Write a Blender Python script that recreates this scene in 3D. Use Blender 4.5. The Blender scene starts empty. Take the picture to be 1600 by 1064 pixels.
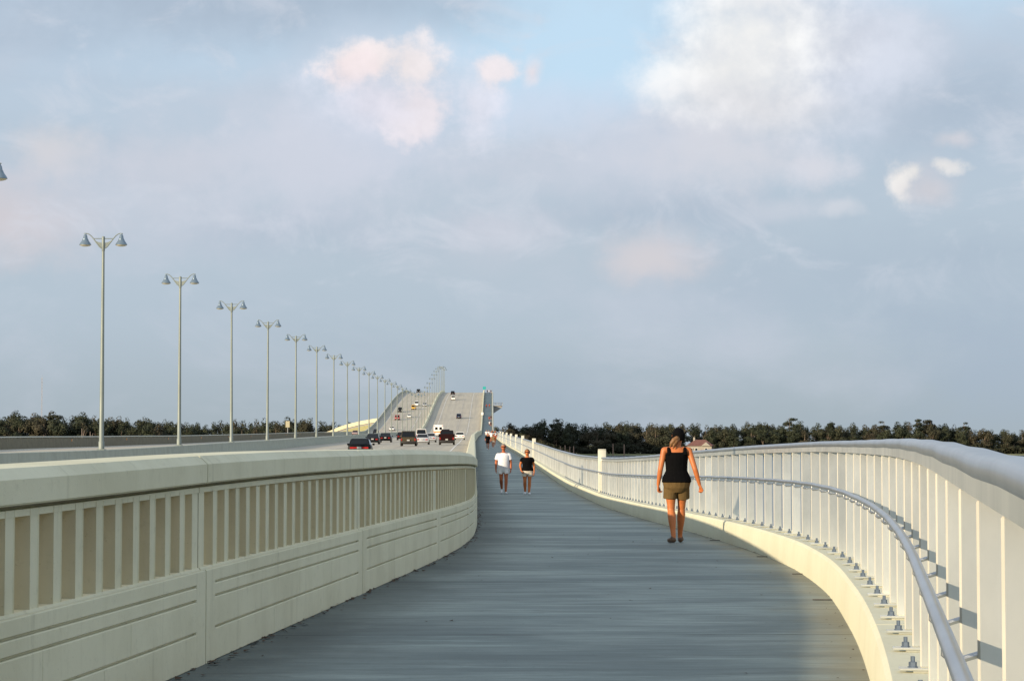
import bpy, bmesh, math, random
import numpy as np
from mathutils import Vector, Matrix

random.seed(7)
scn = bpy.context.scene
COL = scn.collection
R = math.radians

# ---------------------------------------------------------------- camera, sky, sun, exposure
EYE = 5.0                                    # camera height above the water
cam_d = bpy.data.cameras.new("camera")
cam_d.sensor_width = 36.0
cam_d.lens = 78.75
cam_d.clip_start = 0.1
cam_d.clip_end = 40000
cam = bpy.data.objects.new("camera", cam_d)
COL.objects.link(cam)
cam.location = (0, 0, EYE)
cam.rotation_euler = (R(90 + 2.666), 0, R(-0.966))
scn.camera = cam

SUN_EL, SUN_AZ = R(12.3), R(228)             # azimuth clockwise from +Y: behind the camera, to the left
sd = Vector((math.sin(SUN_AZ) * math.cos(SUN_EL), math.cos(SUN_AZ) * math.cos(SUN_EL), math.sin(SUN_EL)))
sun_d = bpy.data.lights.new("sun", "SUN")
sun_d.energy = 5.0
sun_d.angle = R(0.5)
sun_d.color = (1.0, 0.82, 0.58)
sun = bpy.data.objects.new("sun", sun_d)
COL.objects.link(sun)
sun.rotation_euler = sd.to_track_quat('Z', 'Y').to_euler()

scn.view_settings.view_transform = 'Standard'
scn.view_settings.look = 'None'
scn.view_settings.exposure = 0.3
scn.view_settings.gamma = 1.0
scn.view_settings.use_curve_mapping = False


class NG:
    """small helper round a node tree"""
    def __init__(s, tree):
        s.t = tree
        s.t.nodes.clear()

    def n(s, typ, **kw):
        x = s.t.nodes.new(typ)
        for k, v in kw.items():
            setattr(x, k, v)
        return x

    def put(s, sock, v):
        if hasattr(v, 'is_linked') or isinstance(v, bpy.types.NodeSocket):
            s.t.links.new(v, sock)
        else:
            if sock.type == 'RGBA' and len(v) == 3:
                v = (*v, 1)
            sock.default_value = v

    def math(s, op, a, b=None, c=None, clamp=False):
        x = s.n('ShaderNodeMath', operation=op, use_clamp=clamp)
        s.put(x.inputs[0], a)
        if b is not None: s.put(x.inputs[1], b)
        if c is not None: s.put(x.inputs[2], c)
        return x.outputs[0]

    def vmath(s, op, a, b=None):
        x = s.n('ShaderNodeVectorMath', operation=op)
        s.put(x.inputs[0], a)
        if b is not None: s.put(x.inputs[1], b)
        return x.outputs['Value' if op == 'LENGTH' else 'Vector']

    def noise(s, vec, scale, detail=4, rough=0.55, dist=0.0, color=False):
        x = s.n('ShaderNodeTexNoise')
        s.put(x.inputs['Vector'], vec)
        x.inputs['Scale'].default_value = scale
        x.inputs['Detail'].default_value = detail
        x.inputs['Roughness'].default_value = rough
        x.inputs['Distortion'].default_value = dist
        return x.outputs['Color' if color else 'Fac']

    def ramp(s, v, a, b, lo=0.0, hi=1.0, smooth=True):
        x = s.n('ShaderNodeMapRange', interpolation_type='SMOOTHSTEP' if smooth else 'LINEAR')
        s.put(x.inputs['Value'], v)
        x.inputs['From Min'].default_value = a
        x.inputs['From Max'].default_value = b
        x.inputs['To Min'].default_value = lo
        x.inputs['To Max'].default_value = hi
        return x.outputs['Result']

    def mix(s, f, a, b, blend='MIX'):
        x = s.n('ShaderNodeMix', data_type='RGBA', blend_type=blend)
        s.put(x.inputs['Factor'], f)
        s.put(x.inputs['A'], a)
        s.put(x.inputs['B'], b)
        return x.outputs['Result']

    def mapping(s, vec, scale=(1, 1, 1), loc=(0, 0, 0), rot=(0, 0, 0)):
        x = s.n('ShaderNodeMapping')
        s.put(x.inputs['Vector'], vec)
        x.inputs['Scale'].default_value = scale
        x.inputs['Location'].default_value = loc
        x.inputs['Rotation'].default_value = rot
        return x.outputs[0]


def srgb(r, g, b):
    def f(c):
        c /= 255
        return c / 12.92 if c <= 0.04045 else ((c + 0.055) / 1.055) ** 2.4
    return (f(r), f(g), f(b))


def build_world():
    w = bpy.data.worlds.new("World")
    scn.world = w
    w.use_nodes = True
    g = NG(w.node_tree)
    out = g.n('ShaderNodeOutputWorld')
    bg = g.n('ShaderNodeBackground')
    sky = g.n('ShaderNodeTexSky', sky_type='NISHITA')
    sky.sun_disc = False
    sky.sun_elevation = SUN_EL
    sky.sun_rotation = SUN_AZ
    sky.dust_density = 1.5
    S = 0.1
    bg.inputs['Strength'].default_value = S
    tc = g.n('ShaderNodeTexCoord').outputs['Generated']
    sep = g.n('ShaderNodeSeparateXYZ')
    g.put(sep.inputs[0], tc)
    az = g.math('ARCTAN2', sep.outputs[0], sep.outputs[1])
    el = g.math('ARCSINE', sep.outputs[2])
    cb = g.n('ShaderNodeCombineXYZ')
    g.put(cb.inputs[0], g.math('MULTIPLY', az, 3.5))
    g.put(cb.inputs[1], g.math('MULTIPLY', el, 3.5))
    P = cb.outputs[0]                         # direction, about 16 degrees to the unit
    V = g.math('MULTIPLY', el, 3.5)
    k = 1.0 / S / 2 ** 0.3                  # colours below are as seen, at exposure 0.3

    def c(r, gg, b, m=1.0):
        q = srgb(r, gg, b)
        return (q[0] * k * m, q[1] * k * m, q[2] * k * m)
    # overcast sheet, growing brighter with height
    base = g.mix(g.ramp(V, -0.02, 0.24), c(166, 179, 187), c(182, 197, 210))
    base = g.mix(g.ramp(V, 0.2, 0.75), base, c(191, 208, 226))
    base = g.mix(g.ramp(V, 0.8, 3.5), base, c(200, 212, 226))
    lum = g.mix(0.88, sky.outputs[0], c(200, 228, 250))
    n_lo = g.noise(P, 5.5, 5, 0.58)
    n_hi = g.noise(g.mapping(P, loc=(7.7, 3.1, 0)), 20.0, 7, 0.62)
    nn = g.math('SUBTRACT', g.math('ADD', g.math('MULTIPLY', n_lo, 0.55), g.math('MULTIPLY', n_hi, 0.45)), 0.5)
    nh = g.math('SUBTRACT', g.math('ADD', g.math('MULTIPLY', n_lo, 0.5), g.math('MULTIPLY', n_hi, 0.5)), 0.5)
    ns = g.math('SUBTRACT', g.math('ADD', g.math('MULTIPLY', n_lo, 0.72), g.math('MULTIPLY', n_hi, 0.28)), 0.5)
    disp = g.vmath('SUBTRACT', g.noise(g.mapping(P, loc=(1.7, 9.1, 0)), 4.0, 4, 0.55, color=True), (0.5, 0.5, 0.5))
    Q = g.vmath('ADD', P, g.vmath('MULTIPLY', disp, (0.13, 0.10, 0)))

    def cloud(cx, cy, rx, ry, amp, lo, hi, power, nn=nn):
        q = g.vmath('MULTIPLY', g.vmath('SUBTRACT', Q, (cx, cy, 0)), (1 / rx, 1 / ry, 0))
        f = g.math('SUBTRACT', g.math('MULTIPLY_ADD', nn, amp, 1.0), g.vmath('LENGTH', q))
        return g.ramp(f, lo, hi, 0, power)
    SOFT = (1.5, -0.15, 0.95)
    MID = (1.9, -0.1, 0.9)
    HARD = (2.8, 0.0, 0.72)
    TORN = (3.2, 0.0, 0.85)
    colr = base
    # broad mottling of the sheet
    m1 = g.noise(g.mapping(P, (0.8, 1.7, 1), (0.3, 0.9, 0)), 2.6, 7, 0.58, 0.3)
    colr = g.mix(g.ramp(m1, 0.46, 0.74, 0, 0.55), colr, c(202, 208, 221))
    m2 = g.noise(g.mapping(P, (0.7, 2.0, 1), (5.3, 2.9, 0)), 2.2, 6, 0.55, 0.3)
    colr = g.mix(g.ramp(m2, 0.48, 0.78, 0, 0.42), colr, c(160, 178, 197))
    # open blue between the clouds, away from the picture too
    gap_n = g.noise(g.mapping(P, (1.0, 1.5, 1), (3.2, 1.4, 0)), 1.6, 5, 0.55)
    colr = g.mix(g.math('MULTIPLY', g.ramp(gap_n, 0.53, 0.64), g.ramp(V, 0.72, 1.1, 0, 0.8)), colr, lum)
    for a in ((0.14, 0.66, 0.36, 0.20, *SOFT, 1.0), (0.18, 0.60, 0.22, 0.13, *SOFT, 0.9), (0.02, 0.60, 0.24, 0.15, *SOFT, 0.55), (0.73, 0.72, 0.24, 0.12, *SOFT, 0.7), (-0.4, 0.6, 0.3, 0.06, *SOFT, 0.3)):
        colr = g.mix(cloud(*a), colr, lum)
    # greyer banks
    for a in ((-0.45, 0.70, 0.50, 0.12, *SOFT, 0.8), (-0.06, 0.70, 0.2, 0.08, *SOFT, 0.6), (0.72, 0.53, 0.25, 0.14, *SOFT, 0.65), (0.60, 0.25, 0.5, 0.10, *SOFT, 0.35), (0.85, 0.14, 0.25, 0.16, *SOFT, .5), (-0.30, 0.33, 0.3, 0.05, *SOFT, 0.4), (0.30, 0.36, 0.3, 0.05, *SOFT, 0.5)):
        colr = g.mix(cloud(*a), colr, c(168, 184, 202))
    pale = ((-0.65, 0.455, 0.09, 0.07, *MID, 0.8, (216, 214, 218)), (-0.72, 0.34, 0.17, 0.09, *SOFT, 0.85, (212, 204, 207)),
            (-0.47, 0.44, 0.18, 0.06, *SOFT, 0.75, (204, 209, 220)), (-0.27, 0.44, 0.17, 0.14, *MID, 0.75, (210, 216, 230)),
            (-0.12, 0.50, 0.17, 0.13, *MID, 0.7, (210, 219, 236)), (0.04, 0.34, 0.13, 0.045, *SOFT, 0.7, (205, 208, 220)),
            (0.13, 0.53, 0.20, 0.06, *SOFT, 0.7, (208, 220, 238)), (0.28, 0.47, 0.24, 0.09, *MID, 0.65, (206, 214, 229)),
            (0.40, 0.45, 0.18, 0.08, *MID, 0.8, (218, 219, 226)), (0.255, 0.295, 0.12, 0.062, *MID, 0.85, (208, 207, 214)),
            (0.25, 0.285, 0.09, 0.035, *SOFT, 0.6, (216, 211, 214)),
            (0.48, 0.36, 0.12, 0.028, *MID, 0.6, (206, 212, 223)), (0.54, 0.42, 0.06, 0.04, *MID, 0.75, (222, 222, 230)),
            (0.70, 0.40, 0.07, 0.06, *SOFT, 0.6, (206, 207, 216)), (0.69, 0.63, 0.14, 0.07, *SOFT, 0.6, (200, 208, 222)),
            (0.57, 0.355, 0.04, 0.016, *MID, 0.6, (215, 219, 227)), (0.03, 0.30, 0.3, 0.05, *SOFT, 0.3, (196, 204, 216)))
    for *a, rgb in pale:
        colr = g.mix(cloud(*a), colr, c(*rgb))
    for a in ((-0.30, 0.42, 0.42, 0.14, *SOFT, 0.55), (0.20, 0.44, 0.40, 0.10, *SOFT, 0.5), (-0.62, 0.36, 0.25, 0.12, *SOFT, 0.4)):
        colr = g.mix(cloud(*a), colr, c(207, 211, 223))
    wisp = g.noise(g.mapping(P, (1.0, 1.7, 1), (2.2, 6.1, 0)), 6.5, 8, 0.62, 0.5)
    colr = g.mix(g.math('MULTIPLY', g.ramp(wisp, 0.50, 0.72, 0, 0.5), g.ramp(V, 0.12, 0.35)), colr, c(214, 219, 230))
    sh = g.ramp(ns, -0.12, 0.12, 0.90, 1.03)

    def lit(rgb):
        x = g.n('ShaderNodeVectorMath', operation='SCALE')
        x.inputs[0].default_value = c(*rgb)
        g.put(x.inputs['Scale'], sh)
        return x.outputs[0]
    # the big sunlit cumulus
    heads = ((0.53, 0.60, 0.25, 0.17, *SOFT, 0.9, (219, 225, 238)), (0.60, 0.63, 0.12, 0.08, *SOFT, 0.7, (214, 220, 233)), (0.46, 0.70, 0.13, 0.07, *MID, 0.95, (246, 248, 252)),
             (0.44, 0.635, 0.16, 0.115, *MID, 1.0, (255, 255, 254)), (0.40, 0.57, 0.15, 0.09, *MID, 0.95, (249, 249, 249)), (0.44, 0.52, 0.16, 0.06, *SOFT, 0.8, (232, 232, 236)))
    for *a, rgb in heads:
        colr = g.mix(cloud(*a, nn=ns), colr, lit(rgb))
    heads2 = ((-0.12, 0.565, 0.16, 0.10, *SOFT, 0.85, (222, 227, 240)), (-0.16, 0.592, 0.085, 0.042, *HARD, 0.95, (250, 240, 240)), (-0.10, 0.598, 0.08, 0.055, *HARD, 0.92, (248, 240, 241)),
              (-0.175, 0.575, 0.06, 0.04, *HARD, 0.8, (247, 234, 236)), (-0.08, 0.52, 0.07, 0.07, *HARD, 0.85, (242, 234, 239)),
              (-0.14, 0.525, 0.08, 0.05, *MID, 0.8, (228, 227, 239)), (0.01, 0.54, 0.05, 0.09, *MID, 0.8, (230, 231, 243)),
              (0.030, 0.592, 0.042, 0.036, *HARD, 0.85, (247, 237, 239)), (0.085, 0.588, 0.028, 0.032, *MID, 0.85, (242, 234, 239)),
              (0.655, 0.400, 0.026, 0.046, *TORN, 0.95, (241, 238, 236)), (0.678, 0.418, 0.030, 0.026, *TORN, 0.9, (241, 239, 237)), (0.742, 0.425, 0.040, 0.016, *TORN, 0.9, (238, 237, 237)), (0.724, 0.431, 0.026, 0.014, *TORN, 0.8, (238, 237, 237)), (0.70, 0.385, 0.06, 0.03, *SOFT, 0.6, (216, 214, 220)),
              (0.745, 0.465, 0.04, 0.02, *MID, 0.7, (222, 221, 228)), (0.86, 0.405, 0.02, 0.02, *MID, 0.8, (236, 232, 234)))
    for *a, rgb in heads2:
        colr = g.mix(cloud(*a, nn=nh), colr, lit(rgb))
    g.put(bg.inputs['Color'], colr)
    g.t.links.new(bg.outputs[0], out.inputs[0])


build_world()

# ---------------------------------------------------------------- helpers


def pchip(tab):
    xs = np.array([t[0] for t in tab], float)
    ys = np.array([t[1] for t in tab], float)
    h = np.diff(xs)
    dl = np.diff(ys) / h
    m = np.zeros(len(xs))
    m[0], m[-1] = dl[0], dl[-1]
    for i in range(1, len(xs) - 1):
        if dl[i - 1] * dl[i] > 0:
            w1, w2 = 2 * h[i] + h[i - 1], h[i] + 2 * h[i - 1]
            m[i] = (w1 + w2) / (w1 / dl[i - 1] + w2 / dl[i])

    def f(x):
        x = float(x)
        if x <= xs[0]: return ys[0] + m[0] * (x - xs[0])
        if x >= xs[-1]: return ys[-1] + m[-1] * (x - xs[-1])
        i = int(np.searchsorted(xs, x)) - 1
        t = (x - xs[i]) / h[i]
        return (ys[i] * (1 + 2 * t) * (1 - t) ** 2 + h[i] * m[i] * t * (1 - t) ** 2
                + ys[i + 1] * t * t * (3 - 2 * t) + h[i] * m[i + 1] * t * t * (t - 1))
    return f


class MB:
    def __init__(s):
        s.v, s.f, s.uv = [], [], {}

    def add(s, verts, faces):
        o = len(s.v)
        s.v += [tuple(p) for p in verts]
        s.f += [tuple(i + o for i in fc) for fc in faces]
        return o

    def box(s, x0, x1, y0, y1, z0, z1, M=None):
        vs = [Vector((x, y, z)) for z in (z0, z1) for y in (y0, y1) for x in (x0, x1)]
        if M is not None: vs = [M @ p for p in vs]
        s.add(vs, [(0, 2, 3, 1), (4, 5, 7, 6), (0, 1, 5, 4), (2, 6, 7, 3), (0, 4, 6, 2), (1, 3, 7, 5)])

    def sweep(s, prof, ds, xf, zf, closed=True, caps=True):
        n = len(prof)
        vs = []
        for d in ds:
            x0, z0 = xf(d), zf(d)
            for u, v in prof:
                vs.append((x0 + u, d, z0 + v))
        fs = []
        m = n if closed else n - 1
        for i in range(len(ds) - 1):
            for j in range(m):
                a, b = i * n + j, i * n + (j + 1) % n
                fs.append((a, b, b + n, a + n))
        if caps and closed:
            fs.append(tuple(range(n)))
            fs.append(tuple(reversed(range((len(ds) - 1) * n, len(ds) * n))))
        s.add(vs, fs)

    def rings(s, rings, caps=True):
        n = len(rings[0])
        vs = [p for r in rings for p in r]
        fs = []
        for i in range(len(rings) - 1):
            for j in range(n):
                a, b = i * n + j, i * n + (j + 1) % n
                fs.append((a, b, b + n, a + n))
        if caps:
            fs.append(tuple(reversed(range(n))))
            fs.append(tuple(range((len(rings) - 1) * n, len(rings) * n)))
        s.add(vs, fs)

    def tube(s, pts, rad, seg=10, ell=1.0, caps=True):
        """tube through points; rad a number or one per point; ell scales the second axis"""
        pts = [Vector(p) for p in pts]
        if not hasattr(rad, '__len__'): rad = [rad] * len(pts)
        rs = []
        ref = None
        for i, p in enumerate(pts):
            t = (pts[min(i + 1, len(pts) - 1)] - pts[max(i - 1, 0)]).normalized()
            if ref is None:
                ref = Vector((1, 0, 0)) if abs(t.x) < 0.9 else Vector((0, 1, 0))
            a = (ref - t * ref.dot(t)).normalized()
            b = t.cross(a)
            ref = a
            rs.append([p + a * (rad[i] * math.cos(2 * math.pi * k / seg)) + b * (rad[i] * ell * math.sin(2 * math.pi * k / seg)) for k in range(seg)])
        s.rings(rs, caps)

    def lathe(s, prof, seg=16, center=(0, 0, 0), axis='Z'):
        rs = []
        for r, z in prof:
            ring = []
            for k in range(seg):
                a = 2 * math.pi * k / seg
                p = Vector((r * math.cos(a), r * math.sin(a), z))
                if axis == 'X': p = Vector((p.z, p.x, p.y))
                if axis == 'Y': p = Vector((p.x, p.z, p.y))
                ring.append(p + Vector(center))
            rs.append(ring)
        s.rings(rs, True)

    def mesh(s, name, mat, smooth=0.6, bevel=0.0, seg=1):
        me = bpy.data.meshes.new(name)
        me.from_pydata(s.v, [], s.f)
        bm = bmesh.new()
        bm.from_mesh(me)
        if bevel:
            bmesh.ops.bevel(bm, geom=bm.edges[:], offset=bevel, segments=seg, profile=0.5, affect='EDGES', clamp_overlap=True)
        bmesh.ops.recalc_face_normals(bm, faces=bm.faces[:])
        bm.to_mesh(me)
        bm.free()
        for m in (mat if isinstance(mat, (list, tuple)) else [mat]):
            me.materials.append(m)
        if bevel and seg > 1: smooth = min(smooth, 0.4)
        if smooth:
            me.polygons.foreach_set('use_smooth', [True] * len(me.polygons))
            me.set_sharp_from_angle(angle=smooth)
        return me

    def build(s, name, mat, parent=None, **kw):
        return link(name, s.mesh(name, mat, **kw), parent)


def link(name, data, parent=None):
    o = bpy.data.objects.new(name, data)
    COL.objects.link(o)
    if parent is not None: o.parent = parent
    return o


def tag(o, label=None, cat=None, group=None, kind=None):
    if label: o['label'] = label
    if cat: o['category'] = cat
    if group: o['group'] = group
    if kind: o['kind'] = kind
    return o


def empty(name, loc=(0, 0, 0), rz=0.0):
    o = link(name, None)
    o.location = loc
    o.rotation_euler = (0, 0, rz)
    o.empty_display_size = 0.2
    return o


def copy_tree(o, parent=None):
    c = o.copy()
    COL.objects.link(c)
    if parent is not None: c.parent = parent
    for ch in [k for k in KIDS.get(o.name, [])]:
        copy_tree(ch, c)
    return c


KIDS = {}


def index_kids(root):
    for ch in root.children:
        KIDS.setdefault(root.name, []).append(ch)
        index_kids(ch)


def frange(a, b, step):
    n = max(1, int(round((b - a) / step)))
    return [a + (b - a) * i / n for i in range(n + 1)]


# ---------------------------------------------------------------- materials


def mat(name, col, rough=0.6, metal=0.0, var=0.0, scale=3.0, stretch=(1, 1, 1), col2=None, bump=0.0, bscale=None, rand=0.0, spec=0.5, coat=0.0, local=False):
    m = bpy.data.materials.new(name)
    m.use_nodes = True
    g = NG(m.node_tree)
    out = g.n('ShaderNodeOutputMaterial')
    b = g.n('ShaderNodeBsdfPrincipled')
    b.inputs['Roughness'].default_value = rough
    b.inputs['Metallic'].default_value = metal
    b.inputs['Specular IOR Level'].default_value = spec
    b.inputs['Coat Weight'].default_value = coat
    pos = g.n('ShaderNodeTexCoord').outputs['Object'] if local else g.n('ShaderNodeNewGeometry').outputs['Position']
    p = g.mapping(pos, stretch)
    c = col
    if var or col2:
        f = g.noise(p, scale, 6, 0.6)
        c2 = col2 or tuple(x * (1 - var) for x in col)
        c = g.mix(g.ramp(f, 0.32, 0.7), col, c2)
    if rand:
        r = g.n('ShaderNodeObjectInfo').outputs['Random']
        h = g.n('ShaderNodeHueSaturation')
        g.put(h.inputs['Color'], c if not isinstance(c, tuple) else (*c, 1))
        g.put(h.inputs['Value'], g.ramp(r, 0, 1, 1 - rand, 1 + rand, smooth=False))
        c = h.outputs[0]
    g.put(b.inputs['Base Color'], c)
    if bump:
        bn = g.n('ShaderNodeBump')
        bn.inputs['Strength'].default_value = bump
        bn.inputs['Distance'].default_value = 0.02
        g.put(bn.inputs['Height'], g.noise(p, bscale or scale * 6, 6, 0.65))
        g.t.links.new(bn.outputs[0], b.inputs['Normal'])
    g.t.links.new(b.outputs[0], out.inputs[0])
    return m


def concrete_mat(name, col, dirt, rough=0.8, streak=0.5):
    """painted / cast concrete: blotches, rain streaks, fine pitting"""
    m = bpy.data.materials.new(name)
    m.use_nodes = True
    g = NG(m.node_tree)
    out = g.n('ShaderNodeOutputMaterial')
    b = g.n('ShaderNodeBsdfPrincipled')
    b.inputs['Roughness'].default_value = rough
    b.inputs['Specular IOR Level'].default_value = 0.25
    pos = g.n('ShaderNodeNewGeometry').outputs['Position']
    blot = g.noise(pos, 1.3, 6, 0.62)
    fine = g.noise(pos, 14.0, 5, 0.65)
    st = g.noise(g.mapping(pos, (5.0, 5.0, 0.35)), 1.6, 5, 0.6)
    c = g.mix(g.ramp(blot, 0.35, 0.72, 0, 0.55), col, dirt)
    c = g.mix(g.ramp(st, 0.55, 0.78, 0, streak), c, tuple(x * 0.78 for x in dirt))
    c = g.mix(g.ramp(fine, 0.55, 0.8, 0, 0.30), c, tuple(x * 0.65 for x in dirt))
    pore = g.noise(pos, 60.0, 3, 0.6)
    c = g.mix(g.ramp(pore, 0.66, 0.74, 0, 0.4), c, tuple(x * 0.5 for x in dirt))
    g.put(b.inputs['Base Color'], c)
    bn = g.n('ShaderNodeBump')
    bn.inputs['Strength'].default_value = 0.25
    bn.inputs['Distance'].default_value = 0.01
    g.put(bn.inputs['Height'], g.noise(pos, 30.0, 6, 0.7))
    g.t.links.new(bn.outputs[0], b.inputs['Normal'])
    g.t.links.new(b.outputs[0], out.inputs[0])
    return m


def walkway_mat():
    m = bpy.data.materials.new("broomed_concrete")
    m.use_nodes = True
    g = NG(m.node_tree)
    out = g.n('ShaderNodeOutputMaterial')
    b = g.n('ShaderNodeBsdfPrincipled')
    b.inputs['Specular IOR Level'].default_value = 0.3
    pos = g.n('ShaderNodeNewGeometry').outputs['Position']
    wob = g.vmath('MULTIPLY', g.vmath('SUBTRACT', g.noise(pos, 0.5, 3, 0.5, color=True), (0.5, 0.5, 0.5)), (0, 0.4, 0))
    p = g.vmath('ADD', pos, wob)
    wide = g.noise(g.mapping(p, (0.28, 0.55, 1)), 1.0, 6, 0.62)
    mid = g.noise(g.mapping(p, (0.7, 5.5, 1), (3, 8, 0)), 1.0, 8, 0.72)
    fine = g.noise(g.mapping(p, (2.2, 34.0, 1), (1, 2, 0)), 1.0, 7, 0.75)
    grain = g.noise(pos, 45.0, 4, 0.7)
    c = g.mix(g.ramp(wide, 0.33, 0.66), (0.155, 0.190, 0.185), (0.335, 0.385, 0.355))
    c = g.mix(g.ramp(mid, 0.36, 0.54, 0.62, 0.0), c, (0.092, 0.115, 0.110))
    c = g.mix(g.ramp(mid, 0.54, 0.70, 0.0, 0.55), c, (0.37, 0.44, 0.41))
    c = g.mix(g.ramp(fine, 0.3, 0.55, 0.5, 0.0), c, (0.085, 0.115, 0.11))
    c = g.mix(g.ramp(grain, 0.5, 0.75, 0.0, 0.22), c, (0.09, 0.09, 0.09))
    spots = g.noise(g.mapping(pos, (1.0, 2.2, 1)), 2.6, 5, 0.7)
    c = g.mix(g.ramp(spots, 0.62, 0.74, 0, 0.45), c, (0.075, 0.085, 0.082))
    grit = g.noise(g.mapping(pos, (1.0, 1.0, 1)), 16.0, 3, 0.6)
    c = g.mix(g.ramp(grit, 0.70, 0.76, 0, 0.6), c, (0.05, 0.05, 0.048))
    # shallow cross joints left by the screed boards
    jy = g.n('ShaderNodeSeparateXYZ')
    g.put(jy.inputs[0], g.n('ShaderNodeUVMap').outputs[0])
    for period, width, depth in ((1.524, 0.026, 0.38), (6.096, 0.011, 0.75)):
        fr = g.math('FRACT', g.math('DIVIDE', g.math('ADD', jy.outputs[1], 100.0), period))
        ln = g.math('MULTIPLY', g.math('LESS_THAN', fr, width), g.ramp(g.noise(g.mapping(pos, (0.9, 0.2, 1)), 1.0, 4, 0.6), 0.36, 0.6, 0, depth))
        c = g.mix(ln, c, (0.05, 0.055, 0.055))
    # brown dirt washed up against the kerb
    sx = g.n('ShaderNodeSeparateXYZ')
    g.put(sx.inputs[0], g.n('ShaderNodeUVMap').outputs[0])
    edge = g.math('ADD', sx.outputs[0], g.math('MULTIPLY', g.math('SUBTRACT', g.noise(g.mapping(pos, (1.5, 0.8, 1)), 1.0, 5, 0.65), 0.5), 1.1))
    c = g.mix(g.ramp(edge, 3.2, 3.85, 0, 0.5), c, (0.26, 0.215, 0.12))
    c = g.mix(g.ramp(edge, 1.1, 0.0, 0, 0.62), c, (0.045, 0.052, 0.050))  # barrier's shade painted in with the grime along its foot
    g.put(b.inputs['Base Color'], c)
    g.put(b.inputs['Roughness'], g.ramp(mid, 0.3, 0.7, 0.62, 0.8))
    bn = g.n('ShaderNodeBump')
    bn.inputs['Strength'].default_value = 0.35
    bn.inputs['Distance'].default_value = 0.008
    g.put(bn.inputs['Height'], g.math('ADD', fine, grain))
    g.t.links.new(bn.outputs[0], b.inputs['Normal'])
    g.t.links.new(b.outputs[0], out.inputs[0])
    return m


def road_mat():
    m = bpy.data.materials.new("road_concrete")
    m.use_nodes = True
    g = NG(m.node_tree)
    out = g.n('ShaderNodeOutputMaterial')
    b = g.n('ShaderNodeBsdfPrincipled')
    b.inputs['Roughness'].default_value = 0.85
    b.inputs['Specular IOR Level'].default_value = 0.2
    uv = g.n('ShaderNodeUVMap').outputs[0]
    pos = g.n('ShaderNodeNewGeometry').outputs['Position']
    blot = g.noise(g.mapping(uv, (0.9, 0.05, 1)), 1.0, 5, 0.6)
    lanes = g.noise(g.mapping(uv, (0.75, 0.004, 1), (2, 0, 0)), 1.0, 3, 0.5)
    slab = g.noise(g.mapping(uv, (0.02, 0.035, 1)), 1.0, 2, 0.5)
    grain = g.noise(pos, 9.0, 5, 0.7)
    c = g.mix(g.ramp(blot, 0.3, 0.7), (0.50, 0.455, 0.365), (0.42, 0.385, 0.32))
    c = g.mix(g.ramp(lanes, 0.45, 0.66, 0, 0.6), c, (0.34, 0.315, 0.275))
    c = g.mix(g.ramp(slab, 0.45, 0.62, 0, 0.35), c, (0.50, 0.455, 0.365))
    c = g.mix(g.ramp(grain, 0.5, 0.8, 0, 0.25), c, (0.24, 0.225, 0.20))
    g.put(b.inputs['Base Color'], c)
    g.t.links.new(b.outputs[0], out.inputs[0])
    return m


def water_mat():
    m = bpy.data.materials.new("bay_water")
    m.use_nodes = True
    g = NG(m.node_tree)
    out = g.n('ShaderNodeOutputMaterial')
    b = g.n('ShaderNodeBsdfPrincipled')
    b.inputs['Base Color'].default_value = (0.035, 0.055, 0.06, 1)
    b.inputs['Roughness'].default_value = 0.12
    b.inputs['IOR'].default_value = 1.33
    pos = g.n('ShaderNodeNewGeometry').outputs['Position']
    h = g.math('ADD', g.noise(g.mapping(pos, (1, 0.6, 1)), 0.9, 5, 0.6), g.math('MULTIPLY', g.noise(pos, 0.15, 3, 0.5), 2.0))
    bn = g.n('ShaderNodeBump')
    bn.inputs['Strength'].default_value = 0.35
    bn.inputs['Distance'].default_value = 0.25
    g.put(bn.inputs['Height'], h)
    g.t.links.new(bn.outputs[0], b.inputs['Normal'])
    g.t.links.new(b.outputs[0], out.inputs[0])
    return m


def leaf_mat(name, a, bcol, brown):
    m = bpy.data.materials.new(name)
    m.use_nodes = True
    g = NG(m.node_tree)
    out = g.n('ShaderNodeOutputMaterial')
    b = g.n('ShaderNodeBsdfPrincipled')
    b.inputs['Roughness'].default_value = 0.75
    b.inputs['Specular IOR Level'].default_value = 0.15
    pos = g.n('ShaderNodeNewGeometry').outputs['Position']
    n1 = g.noise(pos, 0.35, 5, 0.65)
    rnd = g.n('ShaderNodeObjectInfo').outputs['Random']
    c = g.mix(g.ramp(n1, 0.35, 0.68), a, bcol)
    c = g.mix(g.ramp(rnd, 0.55, 1.0, 0, 0.75, smooth=False), c, brown)
    g.put(b.inputs['Base Color'], c)
    g.t.links.new(b.outputs[0], out.inputs[0])
    return m


M = {}
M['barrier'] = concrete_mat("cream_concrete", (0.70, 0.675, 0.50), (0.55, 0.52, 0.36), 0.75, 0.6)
M['bare'] = concrete_mat("recess_shade_concrete", (0.54, 0.50, 0.355), (0.40, 0.36, 0.245), 0.85, 0.4)  # darker brown copy of the barrier concrete: recess shade put into the colour
M['pilaster'] = concrete_mat("pale_concrete", (0.62, 0.615, 0.53), (0.54, 0.53, 0.44), 0.8, 0.3)
M['kerb'] = concrete_mat("kerb_concrete", (0.68, 0.66, 0.50), (0.60, 0.575, 0.42), 0.8, 0.25)
M['median'] = concrete_mat("grey_barrier_concrete", (0.40, 0.42, 0.35), (0.30, 0.305, 0.25), 0.8, 0.4)
M['deck'] = concrete_mat("deck_concrete", (0.42, 0.41, 0.38), (0.32, 0.31, 0.28), 0.85, 0.5)
M['ramp'] = concrete_mat("ramp_concrete", (0.80, 0.74, 0.50), (0.72, 0.65, 0.42), 0.8, 0.2)
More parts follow.
